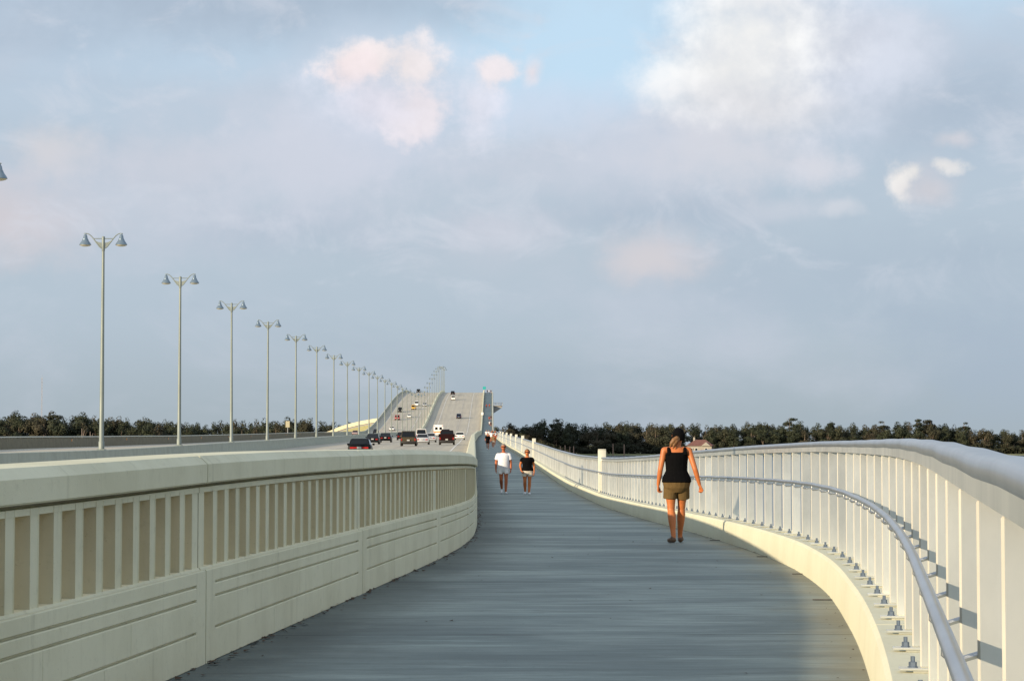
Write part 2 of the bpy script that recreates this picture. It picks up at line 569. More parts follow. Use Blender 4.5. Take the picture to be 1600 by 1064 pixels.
M['fascia'] = concrete_mat("ramp_fascia", (0.42, 0.40, 0.20), (0.34, 0.31, 0.15), 0.8, 0.3)
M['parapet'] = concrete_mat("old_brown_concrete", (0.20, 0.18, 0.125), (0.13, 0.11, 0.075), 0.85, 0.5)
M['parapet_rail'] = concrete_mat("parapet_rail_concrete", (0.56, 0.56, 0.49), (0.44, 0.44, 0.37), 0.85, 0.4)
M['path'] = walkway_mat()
M['road'] = road_mat()
M['line'] = mat("road_paint", (0.74, 0.73, 0.69), 0.7, var=0.25, scale=2.0)
M['alu'] = mat("brushed_aluminium", (0.90, 0.895, 0.82), 0.30, 0.74, col2=(0.72, 0.73, 0.68), scale=1.3, stretch=(2, 2, 1.1), rand=0.12)
M['alu_edge'] = mat("aluminium_edge_glint", (0.52, 0.50, 0.43), 0.7, var=0.15, scale=2.0)
M['alu_rail'] = mat("aluminium_tube", (0.47, 0.49, 0.51), 0.34, 0.85, var=0.16, scale=2.5)
M['nut'] = mat("zinc_bolt", (0.22, 0.27, 0.34), 0.4, 0.8)
M['dark_joint'] = mat("joint_sealant", (0.07, 0.065, 0.06), 0.9)
M['pole'] = mat("lamp_pole_paint", (0.22, 0.255, 0.235), 0.5, 0.15, var=0.15, scale=0.6)
M['lamp_head'] = mat("lamp_head_metal", (0.22, 0.285, 0.34), 0.32, 0.6, var=0.1, scale=4)
M['lens'] = mat("lamp_lens", (0.62, 0.58, 0.42), 0.25)
M['water'] = water_mat()
M['land'] = mat("shore_grass", (0.13, 0.14, 0.045), 0.9, col2=(0.20, 0.18, 0.08), scale=0.08, bump=0.3, bscale=1.2)
M['leaf'] = leaf_mat("broadleaf_foliage", (0.028, 0.036, 0.022), (0.054, 0.060, 0.034), (0.080, 0.064, 0.043))
M['leaf2'] = leaf_mat("pine_foliage", (0.018, 0.026, 0.015), (0.034, 0.040, 0.022), (0.042, 0.038, 0.022))
M['bush'] = leaf_mat("undergrowth_foliage", (0.014, 0.018, 0.010), (0.028, 0.030, 0.016), (0.04, 0.034, 0.02))
M['bark'] = mat("bark", (0.20, 0.15, 0.11), 0.9, var=0.4, scale=2.0)
M['glass'] = mat("car_glass", (0.006, 0.007, 0.008), 0.1, spec=0.35)
M['tyre'] = mat("tyre_rubber", (0.018, 0.018, 0.018), 0.85)
M['rim'] = mat("wheel_rim", (0.5, 0.5, 0.5), 0.35, 0.8)
M['tail'] = mat("tail_light_lens", (0.36, 0.012, 0.008), 0.25)
M['amber'] = mat("amber_lens", (0.75, 0.26, 0.03), 0.25)
M['headl'] = mat("headlight_lens", (0.75, 0.76, 0.78), 0.1)
M['plate'] = mat("number_plate", (0.42, 0.42, 0.40), 0.5)
M['blackplastic'] = mat("bumper_plastic", (0.022, 0.022, 0.022), 0.6)
M['skin'] = mat("tanned_skin", (0.50, 0.150, 0.038), 0.5, var=0.12, scale=6, local=True)
M['skin_dark'] = mat("deep_tanned_skin", (0.40, 0.11, 0.035), 0.5, var=0.12, scale=6, local=True)
M['teal'] = mat("sign_teal", (0.02, 0.34, 0.33), 0.5)
M['white'] = mat("white_paint", (0.80, 0.79, 0.74), 0.6, var=0.08)
M['yellowsign'] = mat("pale_yellow_sign", (0.46, 0.42, 0.28), 0.6, var=0.1)
M['steel'] = mat("galvanised_steel", (0.42, 0.43, 0.43), 0.5, 0.5)
M['wood'] = mat("weathered_timber", (0.34, 0.22, 0.16), 0.9, var=0.3, scale=3)
M['snag'] = mat("bleached_wood", (0.34, 0.27, 0.23), 0.9, var=0.3, scale=3)
M['roof'] = mat("red_roof", (0.17, 0.075, 0.06), 0.8, var=0.25, scale=1.0)
M['wall'] = mat("house_wall", (0.34, 0.31, 0.26), 0.8, var=0.1)
M['litter'] = mat("dry_leaves", (0.08, 0.045, 0.025), 0.9, var=0.5, scale=9)
M['mast'] = mat("mast_paint", (0.42, 0.40, 0.42), 0.7)

# ---------------------------------------------------------------- lines of the bridge (plan and profile)
Z_PATH = pchip([(-20, -1.50), (-10, -1.46), (0, -1.43), (5, -1.40), (10, -1.355), (14.6, -1.335), (22, -1.335), (29, -1.37), (37, -1.45), (51, -1.62),
                (66, -1.74), (80, -1.745), (100, -1.63), (124, -1.40), (157, -1.08), (191, -0.77), (226, -0.51), (259, -0.22), (294, 0.05), (400, 0.9),
                (500, 1.75), (640, 2.75), (743, 3.6), (767, 4.6), (809, 7.0), (863, 10.9), (916, 15.1), (980, 19.9), (1042, 23.5), (1086, 25.2), (1140, 26.4), (1200, 26.9), (1270, 26.4), (1400, 20), (1560, 10)])
Z_ROAD = pchip([(-20, -1.5), (0, -1.48), (60, -1.42), (97, -1.31), (124, -1.23), (157, -1.0), (191, -0.72), (226, -0.48), (259, -0.2), (294, 0.05), (400, 0.9),
                (500, 1.75), (640, 2.75), (743, 3.6), (767, 4.6), (809, 7.0), (863, 10.9), (916, 15.1), (980, 19.9), (1042, 23.5), (1086, 25.2), (1140, 26.4), (1200, 26.9), (1270, 26.4), (1400, 20), (1560, 10)])
OFF_L = pchip([(-20, 0.40), (170, 0.40), (300, 0.12), (500, 0.0), (1560, 0.0)])
K_RIGHT = pchip([(-20, -3.7), (-10, -1.75), (0, 0.08), (4.4, 0.86), (7, 1.31), (10, 1.82), (12.7, 2.24), (16.3, 2.73), (21.2, 3.26), (25.5, 3.51), (29, 3.59), (36, 3.63), (60, 3.66), (400, 3.7), (1560, 3.7)])
K_LEFT = pchip([(-20, -6.6), (-10, -5.0), (0, -3.5), (4, -2.93), (7, -2.50), (10, -2.10), (12.7, -1.76), (16.6, -1.36), (20.6, -0.96), (24.6, -0.58), (28, -0.32), (31.4, -0.13), (36, 0.0), (45, 0.06), (53.5, 0.07), (1560, 0.1)])


def C(d):
    """the bridge drifts gently to the right on its way to the crest"""
    return 5.0 * (max(0.0, min(d, 1086) - 300) / 786) ** 1.3


def zp(d): return Z_PATH(d) + EYE
def zr(d): return Z_ROAD(d) + EYE
def zl(d): return zr(d) + OFF_L(d)
def xr(d): return K_RIGHT(d) + C(d)
def xl(d): return K_LEFT(d) + C(d)


D_END = 1500.0
MED = -20.6                                   # median line; the far parapet stands at FAR_L
FAR_L = -38.6


def stations(a, b):
    ds = []
    d = a
    while d < b - 1e-6:
        ds.append(d)
        d += 0.6 if d < 40 else (1.5 if d < 90 else (5 if d < 300 else 9))
    ds.append(b)
    return ds


# ---------------------------------------------------------------- setting: ground, water, decks


def build_setting():
    w = MB()
    w.add([(-20000, -3000, 0), (20000, -3000, 0), (20000, 30000, 0), (-20000, 30000, 0)], [(0, 1, 2, 3)])
    tag(w.build('water', M['water'], smooth=0), kind='structure')
    # the land beyond the bay: one sheet out to the horizon, with an uneven shoreline
    g = MB()
    xs = [-20000, -6000, -2500, -1200] + [x * 25.0 for x in range(-32, 65)] + [2500, 6000, 20000]
    front, mid_, back = [], [], []
    for x in xs:
        y = 1070 + 12 * math.sin(x * 0.021) + 8 * math.sin(x * 0.053 + 1) + (0.06 * (x - 200) if x > 200 else 0) * (-1)
        y = max(y, 930)
        front.append((x, y, -0.5))
        mid_.append((x, y + 5, 0.25))
        back.append((x, y + 30, 0.6))
    n = len(xs)
    far = [(x, 30000, 1.5) for x in xs]
    vs = front + mid_ + back + far
    fs = [(r * n + i, r * n + i + 1, (r + 1) * n + i + 1, (r + 1) * n + i) for r in range(3) for i in range(n - 1)]
    g.add(vs, fs)
    tag(g.build('ground', M['land'], smooth=0.8), kind='structure')

    # walkway slab
    ds = stations(-18, D_END)
    s = MB()
    rows = []
    for d in ds:
        a, b, z = xl(d), xr(d), zp(d)
        rows.append([(a - 0.36, d, z), (b + 0.02, d, z), (b + 0.50, d, z - 0.004), (b + 0.50, d, z - 0.35), (b - 0.3, d, z - 0.55), (b - 0.5, d, z - 1.6), (a - 0.36, d, z - 1.6)])
    s.rings(rows)
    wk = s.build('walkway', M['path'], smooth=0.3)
    tag(wk, kind='structure')
    uvl = wk.data.uv_layers.new(name='UVMap')
    for lp in wk.data.loops:
        p = wk.data.vertices[lp.vertex_index].co
        w_ = xr(p.y) - xl(p.y)
        uvl.data[lp.index].uv = ((p.x - xl(p.y)) / w_ * 3.75, p.y)
    # carriageways
    for nm, ea, eb, zf in (('road', lambda d: MED + C(d), lambda d: xl(d) - 0.34, zr), ('road', lambda d: FAR_L - 0.5 + C(d), lambda d: MED + C(d) - 0.002, zl)):
        r = MB()
        rows = []
        for d in ds:
            a, b, z = ea(d), eb(d), zf(d)
            k = 6
            top = [(a + (b - a) * i / k, d, z) for i in range(k + 1)]
            rows.append(top + [(b, d, z - 1.6), (a, d, z - 1.6)])
        r.rings(rows)
        o = r.build(nm, M['road'], smooth=0.3)
        tag(o, kind='structure')
        uvl = o.data.uv_layers.new(name='UVMap')
        co = o.data.vertices
        for lp in o.data.loops:
            p = co[lp.vertex_index].co
            uvl.data[lp.index].uv = (p.x - C(p.y), p.y)
        ROADS.append(o)
    # painted lines (a part of the road)
    lt = lambda n0, n1: pchip([(-20, n0), (300, n0), (750, n1), (1560, n1)])

    def line(parent, xf, zf, w_, dash, d0=20, d1=1250):
        m = MB()
        d = d0
        while d < d1:
            e = d + (3.05 if dash else 10)
            a, b = xf(d) + C(d), xf(e) + C(e)
            m.add([(a - w_ / 2, d, zf(d) + .006), (a + w_ / 2, d, zf(d) + .006), (b + w_ / 2, e, zf(e) + .006), (b - w_ / 2, e, zf(e) + .006)], [(0, 1, 2, 3)])
            d += 12.2 if dash else 10
        o = m.build('lane_marking', M['line'], parent, smooth=0)
        o['kind'] = 'stuff'
    r1, r2 = ROADS
    line(r1, lt(-2.25, -4.9), zr, 0.16, False)
    line(r1, lt(-5.85, -8.6), zr, 0.14, True)
    line(r1, lt(-10.2, -12.3), zr, 0.14, True)
    line(r1, lt(-15.0, -16.2), zr, 0.16, False)
    for x, dash in ((-24.6, False), (-28.3, True), (-32.0, True), (-35.7, False)):
        line(r2, lt(x, x), zl, 0.15, dash)
    # bridge substructure
    root = empty('bridge_substructure')
    root['kind'] = 'structure'
    for i in range(0, 42):
        d = -6 + 34 * i
        if d > 1040: break
        p = MB()
        zt = min(zp(d), zr(d)) - 1.602
        x0, x1 = FAR_L + 1 + C(d), 3.2 + C(d)
        p.box(x0, x1, d - 0.8, d + 0.8, zt - 1.4, zt)
        for k in range(6):
            x = x0 + 2 + (x1 - x0 - 4) * k / 5
            p.lathe([(0.6, -3), (0.6, zt - 1.4)], 12, (x, d, 0))
        p.build('pier', M['deck'], root, smooth=0.6)


ROADS = []
build_setting()

# ---------------------------------------------------------------- near barrier between walkway and road


def build_barrier():
    root = empty('concrete_barrier', (0, 0, 0))
    tag(root, 'curved cream concrete barrier with vertical slots between the walkway and the road', 'barrier')
    PL, D0, NP = 6.4, -18.2, 20
    gap = 0.012
    zc = [(0.0, 0.198), (0.210, 0.392), (0.404, 0.478), (0.490, 0.572)]
    nbal = 0
    rise = pchip([(-20, 0), (9, 0), (18, 0.042), (60, 0.045), (1600, 0.045)])
    zcap = lambda t: zp(t) + rise(t)
    back = MB()                                # balusters behind the camera and far ones, joined
    for k in range(NP):
        a, b = D0 + k * PL + gap, D0 + (k + 1) * PL - gap
        ds = frange(a, b, 0.64)
        core = MB()
        core.sweep([(-0.36, 0), (-0.024, 0), (-0.024, 0.555), (-0.044, 0.585), (-0.34, 0.585), (-0.36, 0.56)], ds, xl, zp)
        core.build('base_wall', M['barrier'], root)
        # facing: end margins and courses, grooves left between them
        mg = 0.24

        def course(nm, e0, e1, z0, z1, dd):
            q = MB()
            cc = 0.006
            q.sweep([(-0.026, z0 + 0.001), (-cc, z0 + 0.001), (0, z0 + cc), (0, z1 - cc), (-cc, z1), (-0.026, z1)], dd, xl, zp)
            q.build(nm, M['barrier'], root)
        if b > -2:
            for e0, e1 in ((a, a + mg), (b - mg, b)):
                q = MB()
                q.sweep([(-0.026, 0.001), (0, 0.001), (0, 0.566), (-0.006, 0.572), (-0.026, 0.572)], [e0, e1], xl, zp)
                q.build('end_block', M['barrier'], root)
            for ci, (z0, z1) in enumerate(zc):
                cuts = 4 if ci == 1 else (3 if ci == 0 else 1)
                for j in range(cuts):
                    e0 = a + mg + (b - a - 2 * mg) * j / cuts + (0.003 if j else 0)
                    e1 = a + mg + (b - a - 2 * mg) * (j + 1) / cuts - (0.003 if j < cuts - 1 else 0)
                    course('facing_block' if cuts > 1 else 'facing_course', e0, e1, z0, z1, frange(e0, e1, 0.6))
        # balusters
        nb = 18
        gapw = (b - a - 0.30 - 17 * 0.128) / nb
        for e0, e1 in ((a, a + 0.15), (b - 0.15, b)):
            q = MB()
            q.sweep([(-0.335, 0.580), (-0.052, 0.580), (-0.052, 1.05), (-0.335, 1.05)], [e0, e1], xl, zp)
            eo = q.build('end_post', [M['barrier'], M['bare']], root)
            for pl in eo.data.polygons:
                if abs(pl.normal.y) > 0.8: pl.material_index = 1  # end faces carry the same painted slot shade
        for j in range(nb - 1):
            m = a + 0.15 + gapw * (j + 1) + 0.128 * j + 0.064
            q = MB()
            hw = 0.064
            e0, e1 = m - hw, m + hw
            prof = [(-0.335, 0.578), (-0.050, 0.578), (-0.050, 1.05), (-0.335, 1.05)]
            if b > 1.0 and nbal < 296:
                q.sweep(prof, [e0, e1], xl, zp)
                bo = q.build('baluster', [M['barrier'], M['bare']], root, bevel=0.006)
                for pl in bo.data.polygons:         # slot shade put in as a browner tone
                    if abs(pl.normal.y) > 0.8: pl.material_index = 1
                nbal += 1
            else:
                back.sweep(prof, [e0, e1], xl, zp)
        # sloped sill pieces are part of the wall; head beam and coping above
        hb = MB()
        hb.sweep([(-0.345, 1.020), (-0.046, 1.020), (-0.046, 1.052), (-0.105, 1.054), (-0.105, 1.078), (-0.345, 1.078)], ds, xl, zcap)
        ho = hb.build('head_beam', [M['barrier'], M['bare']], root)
        for pl in ho.data.polygons:                 # soffit and drip groove toned for the shade under the coping
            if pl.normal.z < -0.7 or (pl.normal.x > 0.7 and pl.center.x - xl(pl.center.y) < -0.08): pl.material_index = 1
        cp = MB()
        cp.sweep([(-0.43, 1.076), (-0.004, 1.076), (0.006, 1.086), (0.006, 1.195), (-0.050, 1.245), (-0.39, 1.248), (-0.43, 1.21)], ds, xl, zcap)
        cp.build('coping', M['barrier'], root)
    d = D0 + NP * PL
    while d < D_END - 10:
        L = 12.8 if d < 320 else 34.0
        a, b = d + 0.02, min(d + L - 0.02, D_END - 1)
        ds = frange(a, b, 6.0 if L > 20 else 3.2)
        if d < 300:
            q = MB()
            q.sweep([(-0.335, 0), (0, 0), (0, 0.572), (-0.04, 0.585), (-0.300, 0.585), (-0.335, 0.56)], ds, xl, zp)
            q.build('base_wall', M['barrier'], root)
            n = int((b - a) / 0.355)
            for j in range(n):
                m = a + (j + 0.5) * (b - a) / n
                back.sweep([(-0.335, 0.58), (-0.05, 0.58), (-0.05, 1.068), (-0.335, 1.068)], [m - 0.064, m + 0.064], xl, zp)
            q = MB()
            q.sweep([(-0.345, 1.02), (-0.052, 1.02), (-0.052, 1.075), (0.004, 1.083), (0.006, 1.195), (-0.05, 1.245), (-0.39, 1.248), (-0.43, 1.21), (-0.43, 1.08)], ds, xl, zcap)
            q.build('coping', M['barrier'], root)
        else:
            q = MB()
            q.sweep([(-0.40, 0), (0, 0), (0, 1.195), (-0.05, 1.245), (-0.36, 1.248), (-0.40, 1.21)], ds, xl, zcap)
            q.build('wall_segment', M['barrier'], root)
        d += L
    o = back.build('far_balusters', M['barrier'], root)
    o['kind'] = 'stuff'
    # small steel plate over the bend joint
    q = MB()
    q.box(0.001, 0.010, 45.9, 46.25, 0.72, 1.02)
    o = q.build('joint_plate', M['steel'], root, bevel=0.003)
    o.location = (xl(46), 0, zp(46))


build_barrier()

# ---------------------------------------------------------------- kerb and railing on the right


def build_kerb_and_rail():
    kerb = empty('walkway_kerb')
    tag(kerb, 'low cream concrete kerb under the metal railing along the right edge of the walkway', 'kerb')
    joints = [-18, -8, 2.0, 13.0, 34.0, 55.0, 76.0, 97, 118] + [118 + 34 * i for i in range(1, 41)]
    for a, b in zip(joints[:-1], joints[1:]):
        if b > D_END: break
        ds = [d for d in stations(a + 0.012, b - 0.012)]
        q = MB()
        q.sweep([(0.0, -0.01), (0.012, 0.215), (0.020, 0.275), (0.045, 0.300), (0.395, 0.300), (0.43, 0.27), (0.43, -0.30), (0.10, -0.30)], ds, xr, zp)
        q.build('kerb_segment', M['kerb'], kerb, smooth=0.5)
    rail = empty('metal_railing')
    tag(rail, 'silvery metal railing with flat upright posts and handrail along the right of the walkway', 'railing')
    # rails
    tj = [-18] + [12.4 * i + 1.5 for i in range(0, 12)] + [150.3 + 34 * i for i in range(0, 40)]
    for a, b in zip(tj[:-1], tj[1:]):
        if b > D_END: break
        ds = frange(a + 0.006, b - 0.006, 1.0 if b < 200 else 8)
        wob = lambda d: 0.003 * math.sin(d * 6.283 / 2.1) * (1 if d < 80 else 0)
        q = MB()
        n = 20
        prof = []
        for i in range(n):
            t = 2 * math.pi * i / n
            pw = lambda v, e: math.copysign(abs(v) ** e, v)
            prof.append((0.235 + 0.060 * pw(math.cos(t), 0.55), 1.340 + 0.034 * pw(math.sin(t), 0.6)))
        q.sweep(prof, ds, xr, lambda d: zp(d) + wob(d))
        q.build('top_rail', M['alu_rail'], rail, smooth=0.9)
        # thin fixing channel under the top rail
        q = MB()
        q.sweep([(0.182, 1.264), (0.288, 1.264), (0.288, 1.318), (0.182, 1.318)], ds, xr, zp)
        q.build('rail_channel', M['alu'], rail)
        q = MB()
        prof = [(0.105 + 0.0215 * math.cos(2 * math.pi * i / 10), 0.925 + 0.0215 * math.sin(2 * math.pi * i / 10)) for i in range(10)]
        q.sweep(prof, ds, xr, lambda d: zp(d) + 0.7 * wob(d + 0.6))
        q.build('handrail', M['alu_rail'], rail, smooth=0.9)
    # one post with its pieces, around a local origin on the kerb top at the post's centre
    def post_mesh():
        q = MB()
        q.box(-0.052, 0.052, -0.009, 0.009, 0.022, 0.963)
        me = q.mesh('post', [M['alu'], M['alu_edge']], bevel=0.0065, smooth=0)
        for pl in me.polygons:                      # sunlit glint put in as a matt tone on walkway-side edges
            if pl.normal.x < -0.4: pl.material_index = 1
        return me

    def plate_mesh():
        q = MB()
        q.box(-0.150, 0.070, -0.045, 0.045, 0.011, 0.023)
        q.box(-0.085, 0.060, -0.030, 0.030, 0.0005, 0.0105)
        return q.mesh('base_plate', M['alu'], bevel=0.003)

    def bolt_mesh():
        q = MB()
        q.lathe([(0.024, 0.023), (0.024, 0.027), (0.019, 0.028), (0.019, 0.048), (0.010, 0.050), (0.010, 0.074)], 6, (-0.086, 0, 0))
        return q.mesh('anchor_bolt', M['nut'])

    def bracket_mesh():
        q = MB()
        q.tube([(-0.044, 0.012, 0.585), (-0.085, 0.012, 0.572), (-0.118, 0.012, 0.570), (-0.132, 0.012, 0.582), (-0.131, 0.012, 0.606)], 0.0085, 8)
        return q.mesh('handrail_bracket', M['alu_rail'])
    pm, bm_, nm, hm = post_mesh(), plate_mesh(), bolt_mesh(), bracket_mesh()
    far = MB()
    d = -15.2
    i = 0
    while d < 420:
        x, z = xr(d) + 0.235, zp(d) + 0.30
        slope = (xr(d + 0.5) - xr(d - 0.5))
        dz = zp(d + .5) - zp(d - .5)
        if i < 200:
            o = link('post', pm, rail)
            o.location = (x, d, z)
            o.rotation_euler = (0, 0, -math.atan(slope))
            if d < 95:
                for nme, mm in (('base_plate', bm_), ('anchor_bolt', nm), ('handrail_bracket', hm)):
                    link(nme, mm, o)
            i += 1
        else:
            far.box(x - 0.045, x + 0.05, d - 0.01, d + 0.01, z, z + 0.99)
        d += 0.985
    o = far.build('far_posts', M['alu'], rail)
    o['kind'] = 'stuff'
    # cream pilasters rising above the rail
    where = ['nearest the woman in the black top', 'just past the couple', 'third from the near end', 'fourth from the near end']
    proto = None
    for i, d in enumerate((68, 146, 180, 208, 238, 270, 306, 344)):
        if proto is None:
            q = MB()
            q.box(-0.118, 0.118, -0.13, 0.13, 0.001, 1.285)
            me = q.mesh('rail_pilaster', M['pilaster'], bevel=0.012, seg=2)
            q2 = MB()
            q2.box(-0.117, 0.117, -0.129, 0.129, 1.2855, 1.315)
            me2 = q2.mesh('cap', M['pilaster'], bevel=0.015, seg=2)
        o = link('rail_pilaster', me)
        proto = o
        link('cap', me2, o)
        o.location = (xr(d) + 0.215, d, zp(d) + 0.30)
        lab = ('square cream pilaster in the railing, tallest and nearest, left of the woman in black',
               'square cream pilaster in the railing just right of the walking couple',
               'square cream pilaster in the railing, the first beyond the one beside the couple',
               'square cream pilaster in the railing, the second beyond the one beside the couple')
        tag(o, lab[i] if i < 4 else 'small cream pilaster in the far bunch beside the distant walkers', 'pilaster', 'cream pilasters along the railing')


build_kerb_and_rail()

# ---------------------------------------------------------------- median barrier, far parapet, ramp


def build_far_walls():
    root = empty('median_barrier')
    tag(root, 'low grey concrete median barrier carrying the street lamps between the two carriageways', 'barrier')
    d = -18.0
    while d < D_END - 40:
        a, b = d + 0.03, d + 33.9 - 0.03
        q = MB()
        xf = lambda t: MED + C(t)
        zf = lambda t: zr(t)
        h = 0.95
        q.sweep([(-0.46, -0.02), (0.46, -0.02), (0.46, 0.08), (0.34, 0.30), (0.30, h - 0.02), (0.28, h), (-0.28, h), (-0.30, h - 0.02), (-0.34, 0.30), (-0.46, 0.08)], frange(a, b, 5), xf, zf)
        q.build('barrier_segment', M['median'] if d < 560 else M['barrier'], root)
        d += 33.9
    # far parapet
    root = empty('outer_parapet')
    tag(root, 'long grey parapet with a top rail along the far left edge of the bridge', 'parapet')
    xf = lambda t: FAR_L + C(t)
    d = -18.0
    n = 0
    rest = MB()
    i = 0
    while d < D_END - 40:
        a, b = d + 0.03, d + 33.9 - 0.03
        ds = frange(a, b, 6)
        q = MB()
        q.sweep([(-0.30, -0.02), (0.12, -0.02), (0.10, 0.20), (0.04, 0.88), (0.02, 0.90), (-0.28, 0.90), (-0.30, 0.88)], ds, xf, zl)
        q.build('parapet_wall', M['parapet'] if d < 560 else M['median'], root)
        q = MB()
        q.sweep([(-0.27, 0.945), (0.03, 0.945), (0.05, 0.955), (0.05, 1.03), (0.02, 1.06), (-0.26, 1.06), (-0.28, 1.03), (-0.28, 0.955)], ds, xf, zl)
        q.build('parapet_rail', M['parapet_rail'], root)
        p = a + 0.6
        while p < b:
            if 120 < p < 900 and n < 280:
                q = MB()
                q.sweep([(-0.20, 0.895), (-0.10, 0.895), (-0.10, 0.955), (-0.20, 0.955)], [p - 0.25, p + 0.25], xf, zl)
                q.build('rail_post', M['parapet'], root)
                n += 1
            else:
                rest.sweep([(-0.20, 0.895), (-0.10, 0.895), (-0.10, 0.955), (-0.20, 0.955)], [p - 0.25, p + 0.25], xf, zl)
            p += 3.27
        if 150 < d < 500:
            q = MB()
            q.box(0.0, 0.05, -0.12, 0.12, 0, 0.24)
            o = q.build('reflector', M['amber'], root, bevel=0.01)
            o.location = (xf(d + 30) + 0.05, d + 30, zl(d + 30) + 0.55)
        d += 33.9
    o = rest.build('other_rail_posts', M['parapet'], root)
    o['kind'] = 'stuff'
    # ramp joining from the left
    rp = empty('access_ramp', (-50, 880, 0))
    tag(rp, 'yellowish concrete ramp climbing to the left side of the bridge hump', 'ramp')
    P = [Vector((-66, 908, 7.6)), Vector((-62, 908, 8.6)), Vector((-58, 908, 9.9)), Vector((-55, 908, 11.2)), Vector((-51.6, 907.8, 12.3)), Vector((-46.4, 907.2, 13.55)), Vector((-41, 906.4, 14.5)), Vector((-36.0, 905.6, 15.2))]
    O = Vector((-50, 880, 0))

    def ribbon(u0, u1, v0, v1):
        q = MB()
        rows = []
        for i, p in enumerate(P):
            t = (P[min(i + 1, len(P) - 1)] - P[max(i - 1, 0)])
            t.z = 0
            t.normalize()
            nrm = Vector((t.y, -t.x, 0))
            rows.append([p + nrm * u0 + Vector((0, 0, v0)) - O, p + nrm * u1 + Vector((0, 0, v0)) - O, p + nrm * u1 + Vector((0, 0, v1)) - O, p + nrm * u0 + Vector((0, 0, v1)) - O])
        q.rings(rows)
        return q
    ribbon(-7, 0, -1.2, -0.3).build('ramp_deck', M['deck'], rp, smooth=0)
    ribbon(-0.02, 0.34, -0.55, 0.95).build('ramp_parapet', M['ramp'], rp, smooth=0)
    ribbon(-0.6, -0.03, -3.6, -0.31).build('ramp_fascia', M['fascia'], rp, smooth=0)
    ribbon(-7.3, -6.98, -0.6, 0.95).build('ramp_parapet', M['ramp'], rp, smooth=0)
    ribbon(-6.9, -6.2, -3.3, -1.2).build('ramp_girder', M['ramp'], rp, smooth=0)
    for x, y, zt in ((-58, 909, 7.0), (-49, 912, 9.6), (-42, 915, 11.4)):
        q = MB()
        q.lathe([(0.8, -2), (0.8, zt), (1.4, zt + 0.7)], 10, (x + 50 - 1.5, y - 880 + 3, 0))
        q.build('pier', M['deck'], rp)
    # overlook on the right of the hump
    ov = empty('overlook_platform', (C(932) + 4.2, 932, zp(932)))
    tag(ov, 'overlook platform jutting out from the right side of the bridge hump', 'platform')
    q = MB()
    q.rings([[(0, -3, -0.3), (0, 3, -0.3), (0, 3, 0), (0, -3, 0)][0:4], [(3.9, -3, -0.1), (3.9, 3, -0.1), (3.9, 3, 0), (3.9, -3, 0)]])
    q.build('platform_slab', M['deck'], ov, smooth=0)
    q = MB()
    q.rings([[(-0.2, -2.6, -3.4), (-0.2, 2.6, -3.4), (-0.2, 2.6, -0.31), (-0.2, -2.6, -0.31)], [(3.6, -2.6, -0.9), (3.6, 2.6, -0.9), (3.6, 2.6, -0.12), (3.6, -2.6, -0.12)]])
    q.build('corbel', M['deck'], ov, smooth=0)
    for z in (0.45, 0.8, 1.15):
        q = MB()
        q.tube([(0, -2.9, z), (3.8, -2.9, z), (3.8, 2.9, z), (0, 2.9, z)], 0.05, 6)
        q.build('overlook_rail', M['alu_rail'], ov)
    for x, y in ((0.3, -2.9), (1.5, -2.9), (2.7, -2.9), (3.8, -2.9), (3.8, 0), (3.8, 2.9), (1.9, 2.9)):
        q = MB()
        q.box(x - 0.05, x + 0.05, y - 0.05, y + 0.05, 0, 1.12)
        q.build('rail_post', M['alu'], ov)


build_far_walls()

# ---------------------------------------------------------------- street lamps


